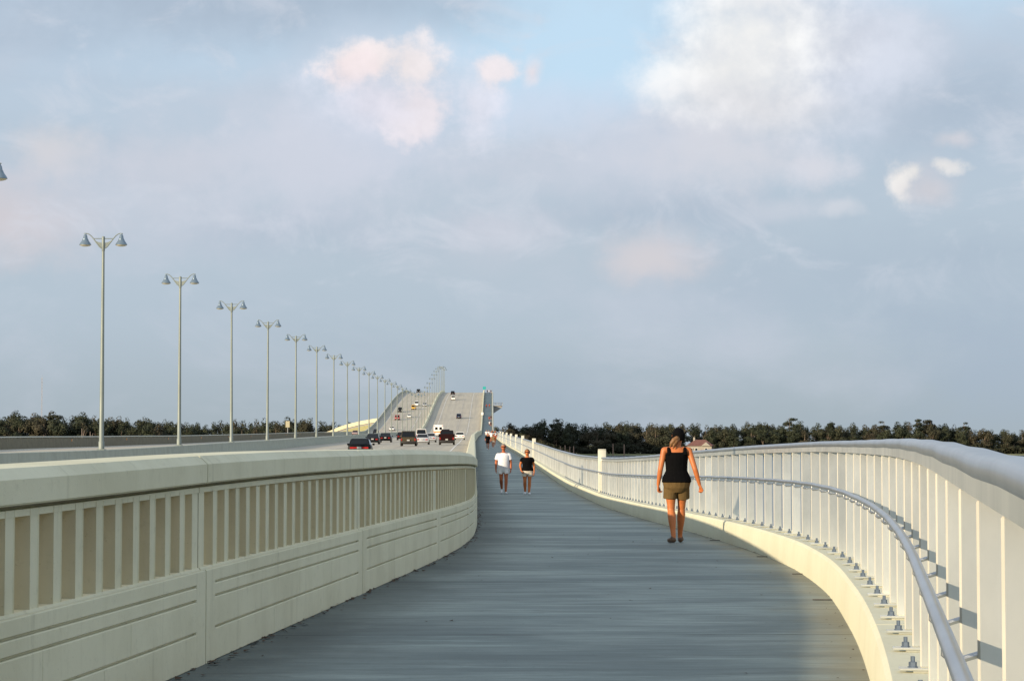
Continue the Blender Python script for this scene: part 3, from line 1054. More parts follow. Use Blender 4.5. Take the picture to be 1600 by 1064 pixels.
def build_lamps():
    H = 12.0
    root = empty('street_lamp')
    q = MB()
    q.box(-0.22, 0.22, -0.3, 0.3, 0.0, 0.05)
    q.build('base_plate', M['pole'], root, bevel=0.01)
    q = MB()
    q.lathe([(0.165, 0.045), (0.165, 0.45), (0.135, 0.5), (0.12, 3.0), (0.092, 7.5), (0.078, 11.02)], 14)
    q.build('pole', M['pole'], root, smooth=0.8)
    q = MB()
    q.lathe([(0.075, 11.0), (0.09, 11.03), (0.09, 11.78), (0.07, 11.83)], 14)
    q.build('pole_collar', M['pole'], root, smooth=0.8)
    q = MB()
    q.tube([(-0.57, 0, 11.71), (0.57, 0, 11.71)], 0.024, 8)
    q.build('cross_bar', M['pole'], root)
    for sgn in (-1, 1):
        pts = [(0.09, 11.17), (0.22, 11.27), (0.40, 11.50), (0.56, 11.72), (0.68, 11.86), (0.82, 11.965), (0.96, 12.0), (1.08, 11.985)]
        q = MB()
        q.tube([(sgn * x, 0, z) for x, z in pts], [0.036, 0.034, 0.032, 0.030, 0.029, 0.028, 0.027, 0.025], 8)
        q.build('arm', M['pole'], root, smooth=0.9)
        q = MB()
        g = [(0.10, 11.2), (0.24, 11.31), (0.42, 11.55), (0.53, 11.69), (0.40, 11.575), (0.26, 11.51), (0.10, 11.48)]
        q.rings([[(sgn * x, -0.012, z) for x, z in g], [(sgn * x, 0.012, z) for x, z in g]])
        q.build('gusset', M['pole'], root, smooth=0)
        cx = sgn * 1.0
        q = MB()
        q.lathe([(0.03, 12.0), (0.055, 11.98), (0.06, 11.93), (0.105, 11.86), (0.125, 11.74), (0.145, 11.69), (0.165, 11.675), (0.165, 11.655), (0.205, 11.57), (0.275, 11.475), (0.322, 11.40), (0.335, 11.355), (0.315, 11.345)], 20, (cx, 0, 0))
        hd = q.build('lamp_head', M['lamp_head'], root, smooth=0.7)
        q = MB()
        q.lathe([(0.31, 11.348), (0.27, 11.31), (0.15, 11.275), (0.02, 11.27)], 16, (cx, 0, 0))
        q.build('lens', M['lens'], hd, smooth=0.9)
    index_kids(root)
    ds = [58.5, 92.5, 124.3, 156.9, 190.6, 223.6, 258.9, 293.4] + [293.4 + 33.9 * i for i in range(1, 27)]
    words_ = ['', 'cut off by the left edge of the photo with one lamp head showing', 'first whole one from the left, tallest in the row', 'second whole one from the left',
              'third whole one from the left', 'fourth whole one from the left', 'fifth whole one from the left', 'sixth whole one from the left',
              'seventh whole one from the left', 'eighth whole one from the left', 'ninth whole one from the left', 'tenth whole one from the left', 'eleventh whole one from the left', 'twelfth whole one from the left']
    for i, d in enumerate(ds):
        if i == 0: continue
        o = root if i == 1 else copy_tree(root)
        o.location = (MED + C(d), d, zr(d) + 0.948)
        o.rotation_euler = (R(random.uniform(-0.25, 0.25)), R(random.uniform(-0.25, 0.25)), R(random.uniform(-4, 4)))
        if i == 1:
            lab = 'grey double street lamp cut off by the left edge with one lamp head showing'
        elif i < len(words_):
            lab = 'double street lamp on the median, ' + words_[i]
        else:
            lab = 'slim distant double street lamp in the crowded row climbing the bridge hump'
        tag(o, lab, 'street lamp', 'double street lamps along the median')


build_lamps()

# ---------------------------------------------------------------- vehicles


def paint(name, col, metal=0.0):
    return mat("paint_" + name, col, 0.42, metal, coat=0.04, spec=0.14, var=0.06, scale=1.5)


PAINT = dict(black=paint('black', (0.004, 0.004, 0.005)), dark=paint('dark', (0.010, 0.011, 0.013)), maroon=paint('maroon', (0.016, 0.003, 0.003)), red=paint('red', (0.42, 0.025, 0.02)),
             tan=paint('tan', (0.075, 0.062, 0.038), 0.2), silver=paint('silver', (0.55, 0.56, 0.57), 0.4), white=paint('white', (0.80, 0.79, 0.76)), yellow=paint('yellow', (0.75, 0.42, 0.05)),
             rose=paint('rose', (0.42, 0.30, 0.28), 0.2), orange=paint('orange', (0.75, 0.22, 0.02)), blue=paint('navy', (0.03, 0.05, 0.10)))


def vehicle(kind, color, d, x, label, toward=False, wheel_parts=True):
    """x relative to the bridge line; local +Y is the front"""
    P_ = dict(
        sedan=dict(L=4.6, W=0.88, zs=0.86, hood=0.78, zr=1.40, cab=(-1.75, 0.95), roof=(-1.05, 0.25), deck=0.92),
        hatch=dict(L=4.2, W=0.86, zs=0.88, hood=0.80, zr=1.38, cab=(-1.95, 0.95), roof=(-1.45, 0.25), deck=0.95),
        suv=dict(L=4.8, W=0.94, zs=1.05, hood=1.05, zr=1.80, cab=(-2.28, 0.95), roof=(-2.05, 0.30), deck=1.05),
        pickup=dict(L=5.6, W=0.98, zs=1.08, hood=1.08, zr=1.86, cab=(-0.60, 1.25), roof=(-0.40, 0.60), deck=1.10),
        van=dict(L=5.0, W=0.96, zs=1.10, hood=1.05, zr=1.95, cab=(-2.42, 1.5), roof=(-2.3, 0.7), deck=1.1))[kind if kind != 'ambulance' else 'van']
    L, W, zs, hood, zr_, cab, roof, deck = (P_[k] for k in ('L', 'W', 'zs', 'hood', 'zr', 'cab', 'roof', 'deck'))
    body_m = PAINT[color]
    h = L / 2
    D = d
    zf = zl if toward else zr
    root = empty({'sedan': 'sedan_car', 'hatch': 'hatchback_car', 'suv': 'sport_utility_vehicle', 'pickup': 'pickup_truck', 'van': 'van', 'ambulance': 'ambulance'}[kind], (x + C(D), D, zf(D)))
    pitch = math.atan((zf(D + 2) - zf(D - 2)) / 4)
    root.rotation_euler = (pitch, 0, 0)
    if toward:
        root.rotation_euler = (-pitch, 0, math.pi)
    cat = {'sedan': 'car', 'hatch': 'car', 'suv': 'suv', 'pickup': 'pickup truck', 'van': 'van', 'ambulance': 'ambulance'}[kind]
    tag(root, label, cat, 'vehicles on the bridge')
    # body shell: sections along the length
    q = MB()
    sec = [(-h, 0.86, 0.42, deck - 0.18), (-h + 0.06, 0.95, 0.32, deck - 0.04), (-h + 0.35, 0.985, 0.26, deck), (cab[0] + 0.05, 1.0, 0.24, max(deck, zs)), (-0.2, 1.0, 0.22, zs),
           (cab[1], 1.0, 0.24, zs), (h - 0.5, 0.97, 0.26, hood - 0.04), (h - 0.1, 0.90, 0.32, hood - 0.16), (h, 0.80, 0.42, hood - 0.30)]
    if kind in ('suv', 'van', 'ambulance', 'pickup'):
        sec[-2] = (h - 0.1, 0.94, 0.36, hood - 0.06)
        sec[-1] = (h, 0.88, 0.45, hood - 0.18)
        sec[0] = (-h, 0.93, 0.45, deck - 0.10)
    rows = []
    for y, w, z0, z1 in sec:
        w *= W
        mid = (z0 + z1) / 2
        rows.append([Vector(p) for p in ((-w * 0.86, y, z0), (-w * 0.97, y, z0 + 0.08), (-w, y, mid), (-w * 0.985, y, z1 - 0.10), (-w * 0.92, y, z1 - 0.015), (-w * 0.6, y, z1 + 0.015),
                                         (w * 0.6, y, z1 + 0.015), (w * 0.92, y, z1 - 0.015), (w * 0.985, y, z1 - 0.10), (w, y, mid), (w * 0.97, y, z0 + 0.08), (w * 0.86, y, z0))])
    q.rings(rows)
    q.build('body', body_m, root, smooth=0.7)
    # cabin
    wb, wr = W * 0.93, W * (0.76 if kind in ('sedan', 'hatch') else 0.82)
    zb = zs - 0.01
    B = [Vector((-wb, cab[0], zb)), Vector((wb, cab[0], zb)), Vector((wb, cab[1], zb)), Vector((-wb, cab[1], zb))]
    T = [Vector((-wr, roof[0], zr_ - 0.06)), Vector((wr, roof[0], zr_ - 0.06)), Vector((wr, roof[1], zr_ - 0.06)), Vector((-wr, roof[1], zr_ - 0.06))]
    q = MB()
    rr = [[p + (c_ - p) * 0 for p in T] for c_ in [Vector()]][0]
    q.rings([[Vector((p.x * 1.015, p.y + (0.02 if p.y > -0.5 else -0.02), p.z - 0.01)) for p in T], [Vector((p.x * 0.99, p.y, p.z + 0.035)) for p in T], [Vector((p.x * 0.86, p.y * 0.90, p.z + 0.062)) for p in T]])
    q.build('roof', body_m, root, bevel=0.02)
    inner = lambda p, s=0.985: Vector((p.x * s, p.y, p.z))
    # inner dark core so the cabin is closed, then each window a thin pane just outside it
    def pane(nm, a, b, c_, d_, ins=0.10, material=M['glass']):
        ctr = (a + b + c_ + d_) / 4
        nrm = (b - a).cross(d_ - a).normalized()
        if nrm.dot(ctr - Vector((0, (cab[0] + cab[1]) / 2, zb))) < 0: nrm = -nrm
        pts = [p + (ctr - p) * ins for p in (a, b, c_, d_)]
        qq = MB()
        qq.rings([[p - nrm * 0.01 for p in pts], [p + nrm * 0.012 for p in pts]])
        qq.build(nm, material, root, smooth=0)
    q = MB()
    q.rings([[inner(p) for p in B], [inner(p) for p in T]])
    q.build('cabin', body_m, root, smooth=0)
    if kind == 'ambulance':
        pass
    pane('rear_window', B[0], B[1], T[1], T[0])
    pane('windscreen', B[3], B[2], T[2], T[3])
    for i0, i1 in ((0, 3), (1, 2)):
        bm0 = B[i0] + (B[i1] - B[i0]) * 0.52
        tm0 = T[i0] + (T[i1] - T[i0]) * 0.52
        pane('side_window', B[i0], bm0, tm0, T[i0], 0.11)
        pane('side_window', bm0, B[i1], T[i1], tm0, 0.11)
    if kind == 'pickup':                       # bed walls and tailgate
        for sx in (-1, 1):
            q = MB()
            q.box(sx * W * 0.98 - 0.06, sx * W * 0.98 + 0.06, -h + 0.05, cab[0] - 0.02, deck - 0.1, deck + 0.32)
            q.build('bed_side', body_m, root, bevel=0.03)
        q = MB()
        q.box(-W * 0.90, W * 0.90, -h - 0.01, -h + 0.07, 0.62, deck + 0.30)
        q.build('tailgate', body_m, root, bevel=0.02)
    if kind == 'ambulance':                    # tall box behind the cab
        q = MB()
        q.box(-1.12, 1.12, -h - 0.25, 0.55, 0.62, 2.75)
        q.build('box_body', body_m, root, bevel=0.05, seg=2)
        q = MB()
        q.box(-1.135, 1.135, -h - 0.265, 0.5, 0.98, 1.24)
        q.build('stripe', PAINT['orange'], root)
        for sx in (-1, 1):
            q = MB()
            q.box(sx * 0.5 - 0.30, sx * 0.5 + 0.30, -h - 0.262, -h - 0.2, 1.6, 2.2)
            q.build('rear_door_window', M['glass'], root)
            q = MB()
            q.box(sx * 0.95 - 0.1, sx * 0.95 + 0.1, -h - 0.29, -h - 0.2, 2.45, 2.6)
            q.build('warning_light', M['tail'], root)
    # lights, bumpers, plates
    zt = deck - 0.24
    yb = -h - (0.25 if kind == 'ambulance' else 0.0)
    lw = 0.30 if kind in ('sedan', 'hatch') else 0.13
    lh = 0.085 if kind in ('sedan', 'hatch') else 0.17
    for sx in (-1, 1):
        q = MB()
        xo = W * (0.80 if kind in ('sedan', 'hatch') else 0.92)
        q.box(sx * (xo - lw / 2) - lw / 2, sx * (xo - lw / 2) + lw / 2, yb - 0.03, yb + 0.12, zt - lh, zt + lh * 0.6)
        q.build('tail_light', M['tail'], root, bevel=0.015)
        q = MB()
        q.box(sx * W * 0.66 - 0.17, sx * W * 0.66 + 0.17, h - 0.10, h + 0.02, hood - 0.34, hood - 0.2)
        q.build('headlight', M['headl'], root, bevel=0.015)
        q = MB()
        q.box(sx * (W + 0.10) - 0.09, sx * (W + 0.10) + 0.09, cab[1] - 0.62, cab[1] - 0.50, zs - 0.02, zs + 0.13)
        q.build('wing_mirror', body_m, root, bevel=0.03)
    if kind == 'hatch':
        q = MB()
        q.box(-W * 0.5, W * 0.5, yb - 0.025, yb + 0.1, zt - 0.06, zt + 0.04)
        q.build('tail_light_strip', M['tail'], root, bevel=0.01)
    bum = M['blackplastic'] if kind in ('suv', 'pickup') else body_m
    for y0, y1, nm in ((yb - 0.10, yb + 0.25, 'rear_bumper'), (h - 0.25, h + 0.06, 'front_bumper')):
        q = MB()
        q.box(-W * 0.94, W * 0.94, y0, y1, 0.36, 0.58)
        q.build(nm, bum, root, bevel=0.05, seg=2)
    q = MB()
    q.box(-0.16, 0.16, yb - 0.125, yb - 0.09, 0.62 if kind != 'ambulance' else 0.5, 0.78 if kind != 'ambulance' else 0.62)
    q.build('number_plate', M['plate'], root)
    r = 0.32 if kind in ('sedan', 'hatch') else 0.38
    for sx in (-1, 1):
        for y in (-h + 0.95, h - 0.92):
            q = MB()
            q.lathe([(r * 0.55, -0.11), (r * 0.92, -0.11), (r, -0.075), (r, 0.075), (r * 0.92, 0.11), (r * 0.55, 0.11)], 16, (sx * (W - 0.09), y, r), 'X')
            wh = q.build('wheel', M['tyre'], root)
            q = MB()
            xx = sx * (W - 0.09)
            q.lathe([(r * 0.2, -0.118 if sx < 0 else 0.09), (r * 0.56, -0.116 if sx < 0 else 0.09), (r * 0.56, -0.09 if sx < 0 else 0.116), (r * 0.2, -0.09 if sx < 0 else 0.118)], 12, (xx, y, r), 'X')
            q.build('rim', M['rim'], wh)
    return root


def build_traffic():
    V = vehicle
    V('hatch', 'black', 170, -8.6, 'black hatchback with a red light strip, nearest car above the concrete barrier')
    V('sedan', 'dark', 300, -13.5, 'dark sedan just ahead of the nearest black hatchback in the left lane')
    V('sedan', 'black', 338, -13.4, 'black sedan right behind the lamp, ahead of the dark sedan in the left lane')
    V('sedan', 'maroon', 392, -12.9, 'dark maroon sedan tucked left of the tan sport utility vehicle')
    V('suv', 'tan', 268, -7.8, 'tan brown sport utility vehicle with black rear window in the middle of the traffic')
    V('sedan', 'silver', 294, -6.75, 'silver sedan half hidden behind the right side of the tan vehicle')
    V('sedan', 'silver', 338, -6.7, 'small silver car left of the ambulance, second behind the tan vehicle')
    V('van', 'white', 385, -9.3, 'white van rising behind the roof of the tan vehicle')
    V('ambulance', 'white', 525, -9.3, 'white boxy ambulance with an orange stripe, driving away')
    V('suv', 'dark', 450, -6.3, 'dark sport utility vehicle peeking out behind the black pickup truck')
    V('pickup', 'maroon', 288, -3.5, 'very dark red pickup truck in the right lane, seen from behind')
    V('sedan', 'white', 400, -2.9, 'white sedan in the right lane just past the dark pickup truck')
    V('suv', 'blue', 852, -9.0, 'lone dark car halfway up the right carriageway of the hump')
    V('van', 'white', 975, -13.2, 'white van near the top of the right carriageway')
    V('suv', 'dark', 1030, -14.4, 'dark vehicle just above the white van at the crest of the right carriageway')
    T = dict(toward=True)
    V('sedan', 'rose', 640, -35.6, 'pinkish grey car at the far left below the bridge ramp', **T)
    V('sedan', 'dark', 752, -35.4, 'dark car at the foot of the left carriageway by the outer parapet', **T)
    V('sedan', 'white', 775, -31.0, 'white car low on the left carriageway of the hump', **T)
    V('suv', 'red', 843, -32.0, 'red vehicle on the left carriageway of the hump', **T)
    V('suv', 'dark', 890, -32.8, 'dark vehicle above the red one on the left carriageway', **T)
    V('sedan', 'white', 857, -27.9, 'white car right of the red vehicle on the left carriageway', **T)
    V('suv', 'yellow', 905, -28.0, 'yellow vehicle in front of the white van on the left carriageway', **T)
    V('van', 'white', 930, -27.6, 'white van behind the yellow vehicle on the left carriageway', **T)
    V('sedan', 'silver', 928, -24.2, 'silver car closest to the median high on the left carriageway', **T)
    V('suv', 'dark', 1082, -31.9, 'dark vehicle coming over the crest of the left carriageway', **T)


build_traffic()

# ---------------------------------------------------------------- people


def ell_ring(c, rx, ry, n=16, yaw=0.0):
    ca, sa = math.cos(yaw), math.sin(yaw)
    return [Vector((c[0] + rx * math.cos(t) * ca - ry * math.sin(t) * sa, c[1] + rx * math.cos(t) * sa + ry * math.sin(t) * ca, c[2])) for t in [2 * math.pi * i / n for i in range(n)]]


def loft(mb, rows, n=16):
    """rows of (z, cx, cy, rx, ry)"""
    mb.rings([ell_ring((cx, cy, z), rx, ry, n) for z, cx, cy, rx, ry in rows])


def limb(mb, pts, rad, seg=12, ell=1.0):
    """tube with rounded ends"""
    pts = [Vector(p) for p in pts]
    a = (pts[0] - pts[1]).normalized()
    b = (pts[-1] - pts[-2]).normalized()
    P_ = [pts[0] + a * rad[0] * 0.8, pts[0] + a * rad[0] * 0.5] + pts + [pts[-1] + b * rad[-1] * 0.5, pts[-1] + b * rad[-1] * 0.8]
    R_ = [rad[0] * 0.45, rad[0] * 0.82] + list(rad) + [rad[-1] * 0.82, rad[-1] * 0.45]
    mb.tube(P_, R_, seg, ell)


def fused(mb, name, material, voxel, smooth_it=4):
    """union the overlapping lofts into one continuous skin"""
    me = bpy.data.meshes.new(name)
    me.from_pydata(mb.v, [], mb.f)
    bm = bmesh.new()
    bm.from_mesh(me)
    bmesh.ops.recalc_face_normals(bm, faces=bm.faces[:])
    bm.to_mesh(me)
    bm.free()
    o = bpy.data.objects.new(name, me)
    COL.objects.link(o)
    rm = o.modifiers.new('r', 'REMESH')
    rm.mode = 'VOXEL'
    rm.voxel_size = voxel
    sm = o.modifiers.new('s', 'SMOOTH')
    sm.factor = 0.5
    sm.iterations = smooth_it
    dg = bpy.context.evaluated_depsgraph_get()
    ev = o.evaluated_get(dg)
    out = bpy.data.meshes.new_from_object(ev)
    out.materials.clear()
    out.materials.append(material)
    out.polygons.foreach_set('use_smooth', [True] * len(out.polygons))
    bpy.data.objects.remove(o)
    bpy.data.meshes.remove(me)
    out.name = name
    return out


def cloth(name, col, rough=0.9):
    return mat("cloth_" + name, col, rough, var=0.18, scale=18, local=True, spec=0.06, bump=0.25, bscale=22)


CL = dict(black=cloth('black', (0.004, 0.004, 0.0045)), white=cloth('white', (0.78, 0.78, 0.80)), khaki=cloth('khaki', (0.135, 0.088, 0.036)), beige=cloth('beige', (0.60, 0.54, 0.44)),
          palegrey=cloth('pale_grey', (0.80, 0.80, 0.77)), red=cloth('red', (0.42, 0.05, 0.03)), tan=cloth('tan', (0.45, 0.28, 0.14)), dark=cloth('dark', (0.04, 0.035, 0.04)), cap=cloth('cap', (0.004, 0.004, 0.005)),
          blond=mat("blond_hair", (0.235, 0.110, 0.036), 0.55, var=0.35, scale=25, stretch=(3, 3, 0.6), local=True), brown=mat("brown_hair", (0.05, 0.028, 0.015), 0.5, var=0.3, scale=25, local=True),
          grey=mat("grey_hair", (0.28, 0.22, 0.18), 0.6, var=0.3, scale=25, local=True), shades=mat("sunglass_lens", (0.01, 0.008, 0.008), 0.1), brownshoe=mat("brown_shoe", (0.10, 0.05, 0.025), 0.6),
          whiteshoe=mat("white_shoe", (0.72, 0.73, 0.74), 0.6), sole=mat("dark_sole", (0.03, 0.03, 0.03), 0.8))


def person_parts(p, vox):
    """p: pose and build at its own height in metres, figure faces +Y. Returns [(name, mesh, parent_name)]"""
    J = p['J']
    res = []
    b = MB()
    cx, cy = p.get('lean', (0, 0))
    S = p.get('bulk', 1.0)
    hipz, shz = p['hipz'], p['shz']
    tz = lambda t: hipz + (shz - hipz) * t
    # torso: t, rx, ry, cy
    tor = p['torso']
    loft(b, [(tz(t), cx * t, cy * t + yy, rx * S, ry * S) for t, rx, ry, yy in tor], 18)
    hx, hy, hz, hs = p['head']                 # centre, half height
    nb = Vector((cx, cy - 0.012, shz - 0.01))
    limb(b, [nb, (hx, hy - 0.01, hz - hs * 0.35)], [0.056 * S, 0.052 * S])
    head_rows = []
    for k in range(9):
        t = -1 + 2 * k / 8
        r = math.sqrt(max(0.02, 1 - t * t))
        w = 0.70 if t > -0.2 else 0.70 + (t + 0.2) * 0.16
        head_rows.append((hz + hs * t, hx, hy + (0.012 if t < -0.3 else 0), hs * w * r, hs * 0.86 * r))
    loft(b, head_rows, 14)
    limb(b, [(hx, hy + hs * 0.80, hz + hs * 0.05), (hx, hy + hs * 0.97, hz - hs * 0.22)], [0.010, 0.014], 8)       # nose
    limb(b, [(hx - 0.018, hy + hs * 0.78, hz - hs * 0.5), (hx + 0.018, hy + hs * 0.78, hz - hs * 0.5)], [0.008, 0.008], 6)   # mouth
    for sx in (-1, 1):
        limb(b, [(hx + sx * hs * 0.70, hy - 0.005, hz + hs * 0.12), (hx + sx * hs * 0.70, hy - 0.002, hz - hs * 0.2)], [0.018, 0.013], 6)
    al = p.get('arm_r', (0.052, 0.043, 0.038, 0.026))
    lr = p.get('leg_r', (0.090, 0.078, 0.055, 0.058, 0.036))
    for side in ('L', 'R'):
        sgn = -1 if side == 'L' else 1
        sh, elb, wr, hd = (Vector(J[side + k]) for k in ('sh', 'el', 'wr', 'hd'))
        limb(b, [Vector((cx + sgn * 0.09, sh.y, sh.z + 0.004)), sh], [0.050 * S, al[0] * 1.05])
        limb(b, [sh, sh.lerp(elb, 0.5), elb], [al[0], al[0] * 0.94, al[1]])
        limb(b, [elb, elb.lerp(wr, 0.3), elb.lerp(wr, 0.7), wr], [al[1], al[2] * 1.1, al[2] * 0.86, al[3]])
        # hand: palm, four curled fingers, thumb
        dr = (hd - wr).normalized()
        side_v = Vector(J.get(side + 'palm', (0, 1, 0)))   # direction across the knuckles (towards the thumb)
        side_v = (side_v - dr * side_v.dot(dr)).normalized()
        nrm = dr.cross(side_v).normalized()                # palm side chosen towards the body
        if nrm.x * sgn > 0: nrm = -nrm
        k0 = wr + dr * 0.085
        for t in (-0.027, -0.009, 0.009, 0.027):
            limb(b, [wr + side_v * t * 0.55 + dr * 0.01, k0 + side_v * t], [0.0155, 0.0145], 8)
        curl = p.get('curl', {}).get(side, 0.35)
        for i, t in enumerate((-0.029, -0.010, 0.010, 0.029)):
            ln = (0.055, 0.070, 0.075, 0.066)[i]
            a0 = k0 + side_v * t
            dir1 = (dr * math.cos(curl) + nrm * math.sin(curl))
            dir2 = (dr * math.cos(curl * 2.6) + nrm * math.sin(curl * 2.6))
            a1 = a0 + dir1 * ln * 0.5
            a2 = a1 + dir2 * ln * 0.5
            limb(b, [a0, a1, a2], [0.0098, 0.009, 0.0078], 8)
        th0 = wr + dr * 0.03 + side_v * 0.022
        limb(b, [th0, th0 + side_v * 0.022 + dr * 0.028 + nrm * 0.012, th0 + side_v * 0.020 + dr * 0.056 + nrm * 0.026], [0.0135, 0.0115, 0.0092], 8)
        # leg
        hp, kn, an = (Vector(J[side + k]) for k in ('hp', 'kn', 'an'))
        limb(b, [hp, hp.lerp(kn, 0.35), hp.lerp(kn, 0.75), kn], [lr[0], lr[1], lr[2] * 1.1, lr[2]], 14)
        back = Vector((0, -0.012, 0))
        limb(b, [kn, kn.lerp(an, 0.22) + back, kn.lerp(an, 0.42) + back, kn.lerp(an, 0.75), an], [lr[2] * 0.96, lr[3] * 1.02, lr[3] * 0.96, lr[4] * 1.15, lr[4]], 14)
        toe = Vector(J[side + 'to'])
        heel = Vector(J[side + 'he'])
        limb(b, [an, heel + (toe - heel) * 0.12 + Vector((0, 0, 0.02))], [lr[4], 0.036], 10)
        limb(b, [heel, heel.lerp(toe, 0.5) + Vector((0, 0, 0.012)), toe], [0.030, 0.036, 0.026], 10)
    res.append(('body', fused(b, 'body', p['skin'], vox), None))
    # clothes
    s = MB()
    kind, sm_ = p['shirt']
    e = 0.011
    hem = p.get('hem', -0.02)
    if kind == 'tank':
        loft(s, [(tz(t), cx * t, cy * t + yy, rx * S + e + (0.016 if t < 0.2 else 0), ry * S + e + (0.016 if t < 0.2 else 0)) for t, rx, ry, yy in tor if hem <= t <= 0.90], 18)
        for sx in (-1, 1):
            pt = []
            for t, yy in ((0.80, -0.088), (0.88, -0.084), (0.95, -0.068), (1.0, -0.032), (1.005, 0.02), (0.96, 0.060), (0.88, 0.078), (0.80, 0.088)):
                pt.append((cx + sx * 0.112 * S, cy + yy * S, tz(t) + 0.004))
            s.tube(pt, [0.034, 0.032, 0.030, 0.029, 0.029, 0.030, 0.031, 0.034], 10, 0.5)
    else:
        loft(s, [(tz(t), cx * t, cy * t + yy, (rx * S + e + 0.004 + (0.010 if t < 0.1 else 0)) * (1.0 if t < 0.9 else (0.90 if t < 0.97 else 0.74)), ry * S + e + 0.006) for t, rx, ry, yy in tor if hem <= t <= 1.02], 18)
        for side in ('L', 'R'):
            sgn = -1 if side == 'L' else 1
            sh, elb = Vector(J[side + 'sh']), Vector(J[side + 'el'])
            k = p.get('sleeve', 0.62)
            limb(s, [Vector((cx + sgn * 0.09, sh.y, sh.z + 0.002)), sh + Vector((0, 0, -0.006))], [0.056 * S, al[0] * 1.0 + e])
            s.tube([sh + (sh - elb) * 0.02, sh.lerp(elb, k * 0.5), sh.lerp(elb, k)], [al[0] * 0.98 + e, al[0] + e + 0.007, al[0] + e + 0.013], 14)
    res.append(('tank_top' if kind == 'tank' else 't_shirt', fused(s, 'shirt', sm_, vox * 1.1, 3), None))
    s = MB()
    loft(s, [(tz(t), cx * t, cy * t + yy, rx * S + 0.014, ry * S + 0.014) for t, rx, ry, yy in tor if -0.30 <= t <= p.get('waist', 0.16)], 18)
    fr = p.get('short_len', 0.55)
    for side in ('L', 'R'):
        hp, kn = Vector(J[side + 'hp']), Vector(J[side + 'kn'])
        out = Vector((p.get('short_out', 0.03) * (-1 if side == 'L' else 1), 0, 0))
        w = p.get('short_w', 0.020)
        s.tube([hp + Vector((0, 0, 0.05)), hp.lerp(kn, fr * 0.5) + out * 0.5, hp.lerp(kn, fr) + out], [lr[0] + w * 0.7, lr[1] + w * 1.25, lr[1] + w * 1.0], 16)
    res.append(('shorts', fused(s, 'shorts', p['shorts'], vox * 1.1, 3), None))
    for side in ('L', 'R'):
        s = MB()
        toe, heel, an = Vector(J[side + 'to']), Vector(J[side + 'he']), Vector(J[side + 'an'])
        f = (toe - heel)
        limb(s, [heel + Vector((0, 0, 0.004)), heel.lerp(toe, 0.45) + Vector((0, 0, 0.008)), toe + f.normalized() * 0.012], [0.037, 0.043, 0.034], 12, 0.95)
        limb(s, [heel + f * 0.10, heel + f * 0.18 + Vector((0, 0, 0.035))], [0.038, 0.040], 10)
        res.append(('shoe', fused(s, 'shoe', p['shoe'], max(vox, 0.007), 3), None))
    # hair, cap, glasses
    if p.get('hair'):
        s = MB()
        rows = []
        lo = p.get('hair_low', -0.35)
        for k in range(8):
            t = lo + (1.06 - lo) * k / 7
            r = math.sqrt(max(0.03, 1 - (t / 1.08) ** 2))
            fr_ = p.get('fringe', 0.45)
            sh_y = -0.030 if t < fr_ else -0.002
            hs_ = hs * p.get('hair_vol', 1.0)
            rows.append((hz + hs * t, hx, hy + sh_y, hs_ * (0.84 if t < fr_ else 0.80) * r, hs_ * (0.80 if t < fr_ else 0.95) * r))
        loft(s, rows, 14)
        res.append(('hair', fused(s, 'hair', p['hair'], max(vox, 0.008), 2), None))
    if p.get('cap'):
        s = MB()
        rows = []
        for k in range(7):
            t = -0.28 + 1.38 * k / 6
            r = math.sqrt(max(0.03, 1 - (max(t, 0) / 1.12) ** 2))
            rows.append((hz + hs * t, hx, hy - 0.012, hs * 0.81 * r, hs * 0.95 * r))
        loft(s, rows, 16)
        s.tube([(hx, hy + hs * 0.7, hz + hs * 0.25), (hx, hy + hs * 1.2, hz + hs * 0.22), (hx, hy + hs * 1.6, hz + hs * 0.12)], [hs * 0.62, hs * 0.66, hs * 0.5], 14, 0.12)
        res.append(('cap', fused(s, 'cap', p['cap'], max(vox, 0.008), 2), None))
    if p.get('ponytail'):
        s = MB()
        x, y, z = hx, hy - hs * 0.90, hz - hs * 0.22
        limb(s, [(x + 0.005, y + 0.03, z), (x - 0.035, y - 0.025, z + 0.002), (x - 0.080, y - 0.034, z - 0.030), (x - 0.115, y - 0.030, z - 0.078), (x - 0.128, y - 0.018, z - 0.125)], [0.022, 0.029, 0.034, 0.028, 0.012], 12)
        limb(s, [(x, y - 0.01, z - 0.015), (x - 0.045, y - 0.04, z - 0.05), (x - 0.080, y - 0.036, z - 0.105), (x - 0.082, y - 0.025, z - 0.15)], [0.016, 0.022, 0.016, 0.007], 10)
        res.append(('ponytail', fused(s, 'ponytail', p['ponytail'], 0.008, 1), None))
    if p.get('shades'):
        s = MB()
        for sx in (-1, 1):
            s.tube([(hx + sx * 0.004, hy + hs * 0.92, hz + hs * 0.10), (hx + sx * 0.036, hy + hs * 0.93, hz + hs * 0.10), (hx + sx * 0.072, hy + hs * 0.72, hz + hs * 0.12), (hx + sx * 0.088, hy + hs * 0.2, hz + hs * 0.13)], [0.014, 0.030, 0.024, 0.008], 10, 0.6)
        res.append(('sunglasses', s.mesh('sunglasses', CL['shades']), None))
    return res


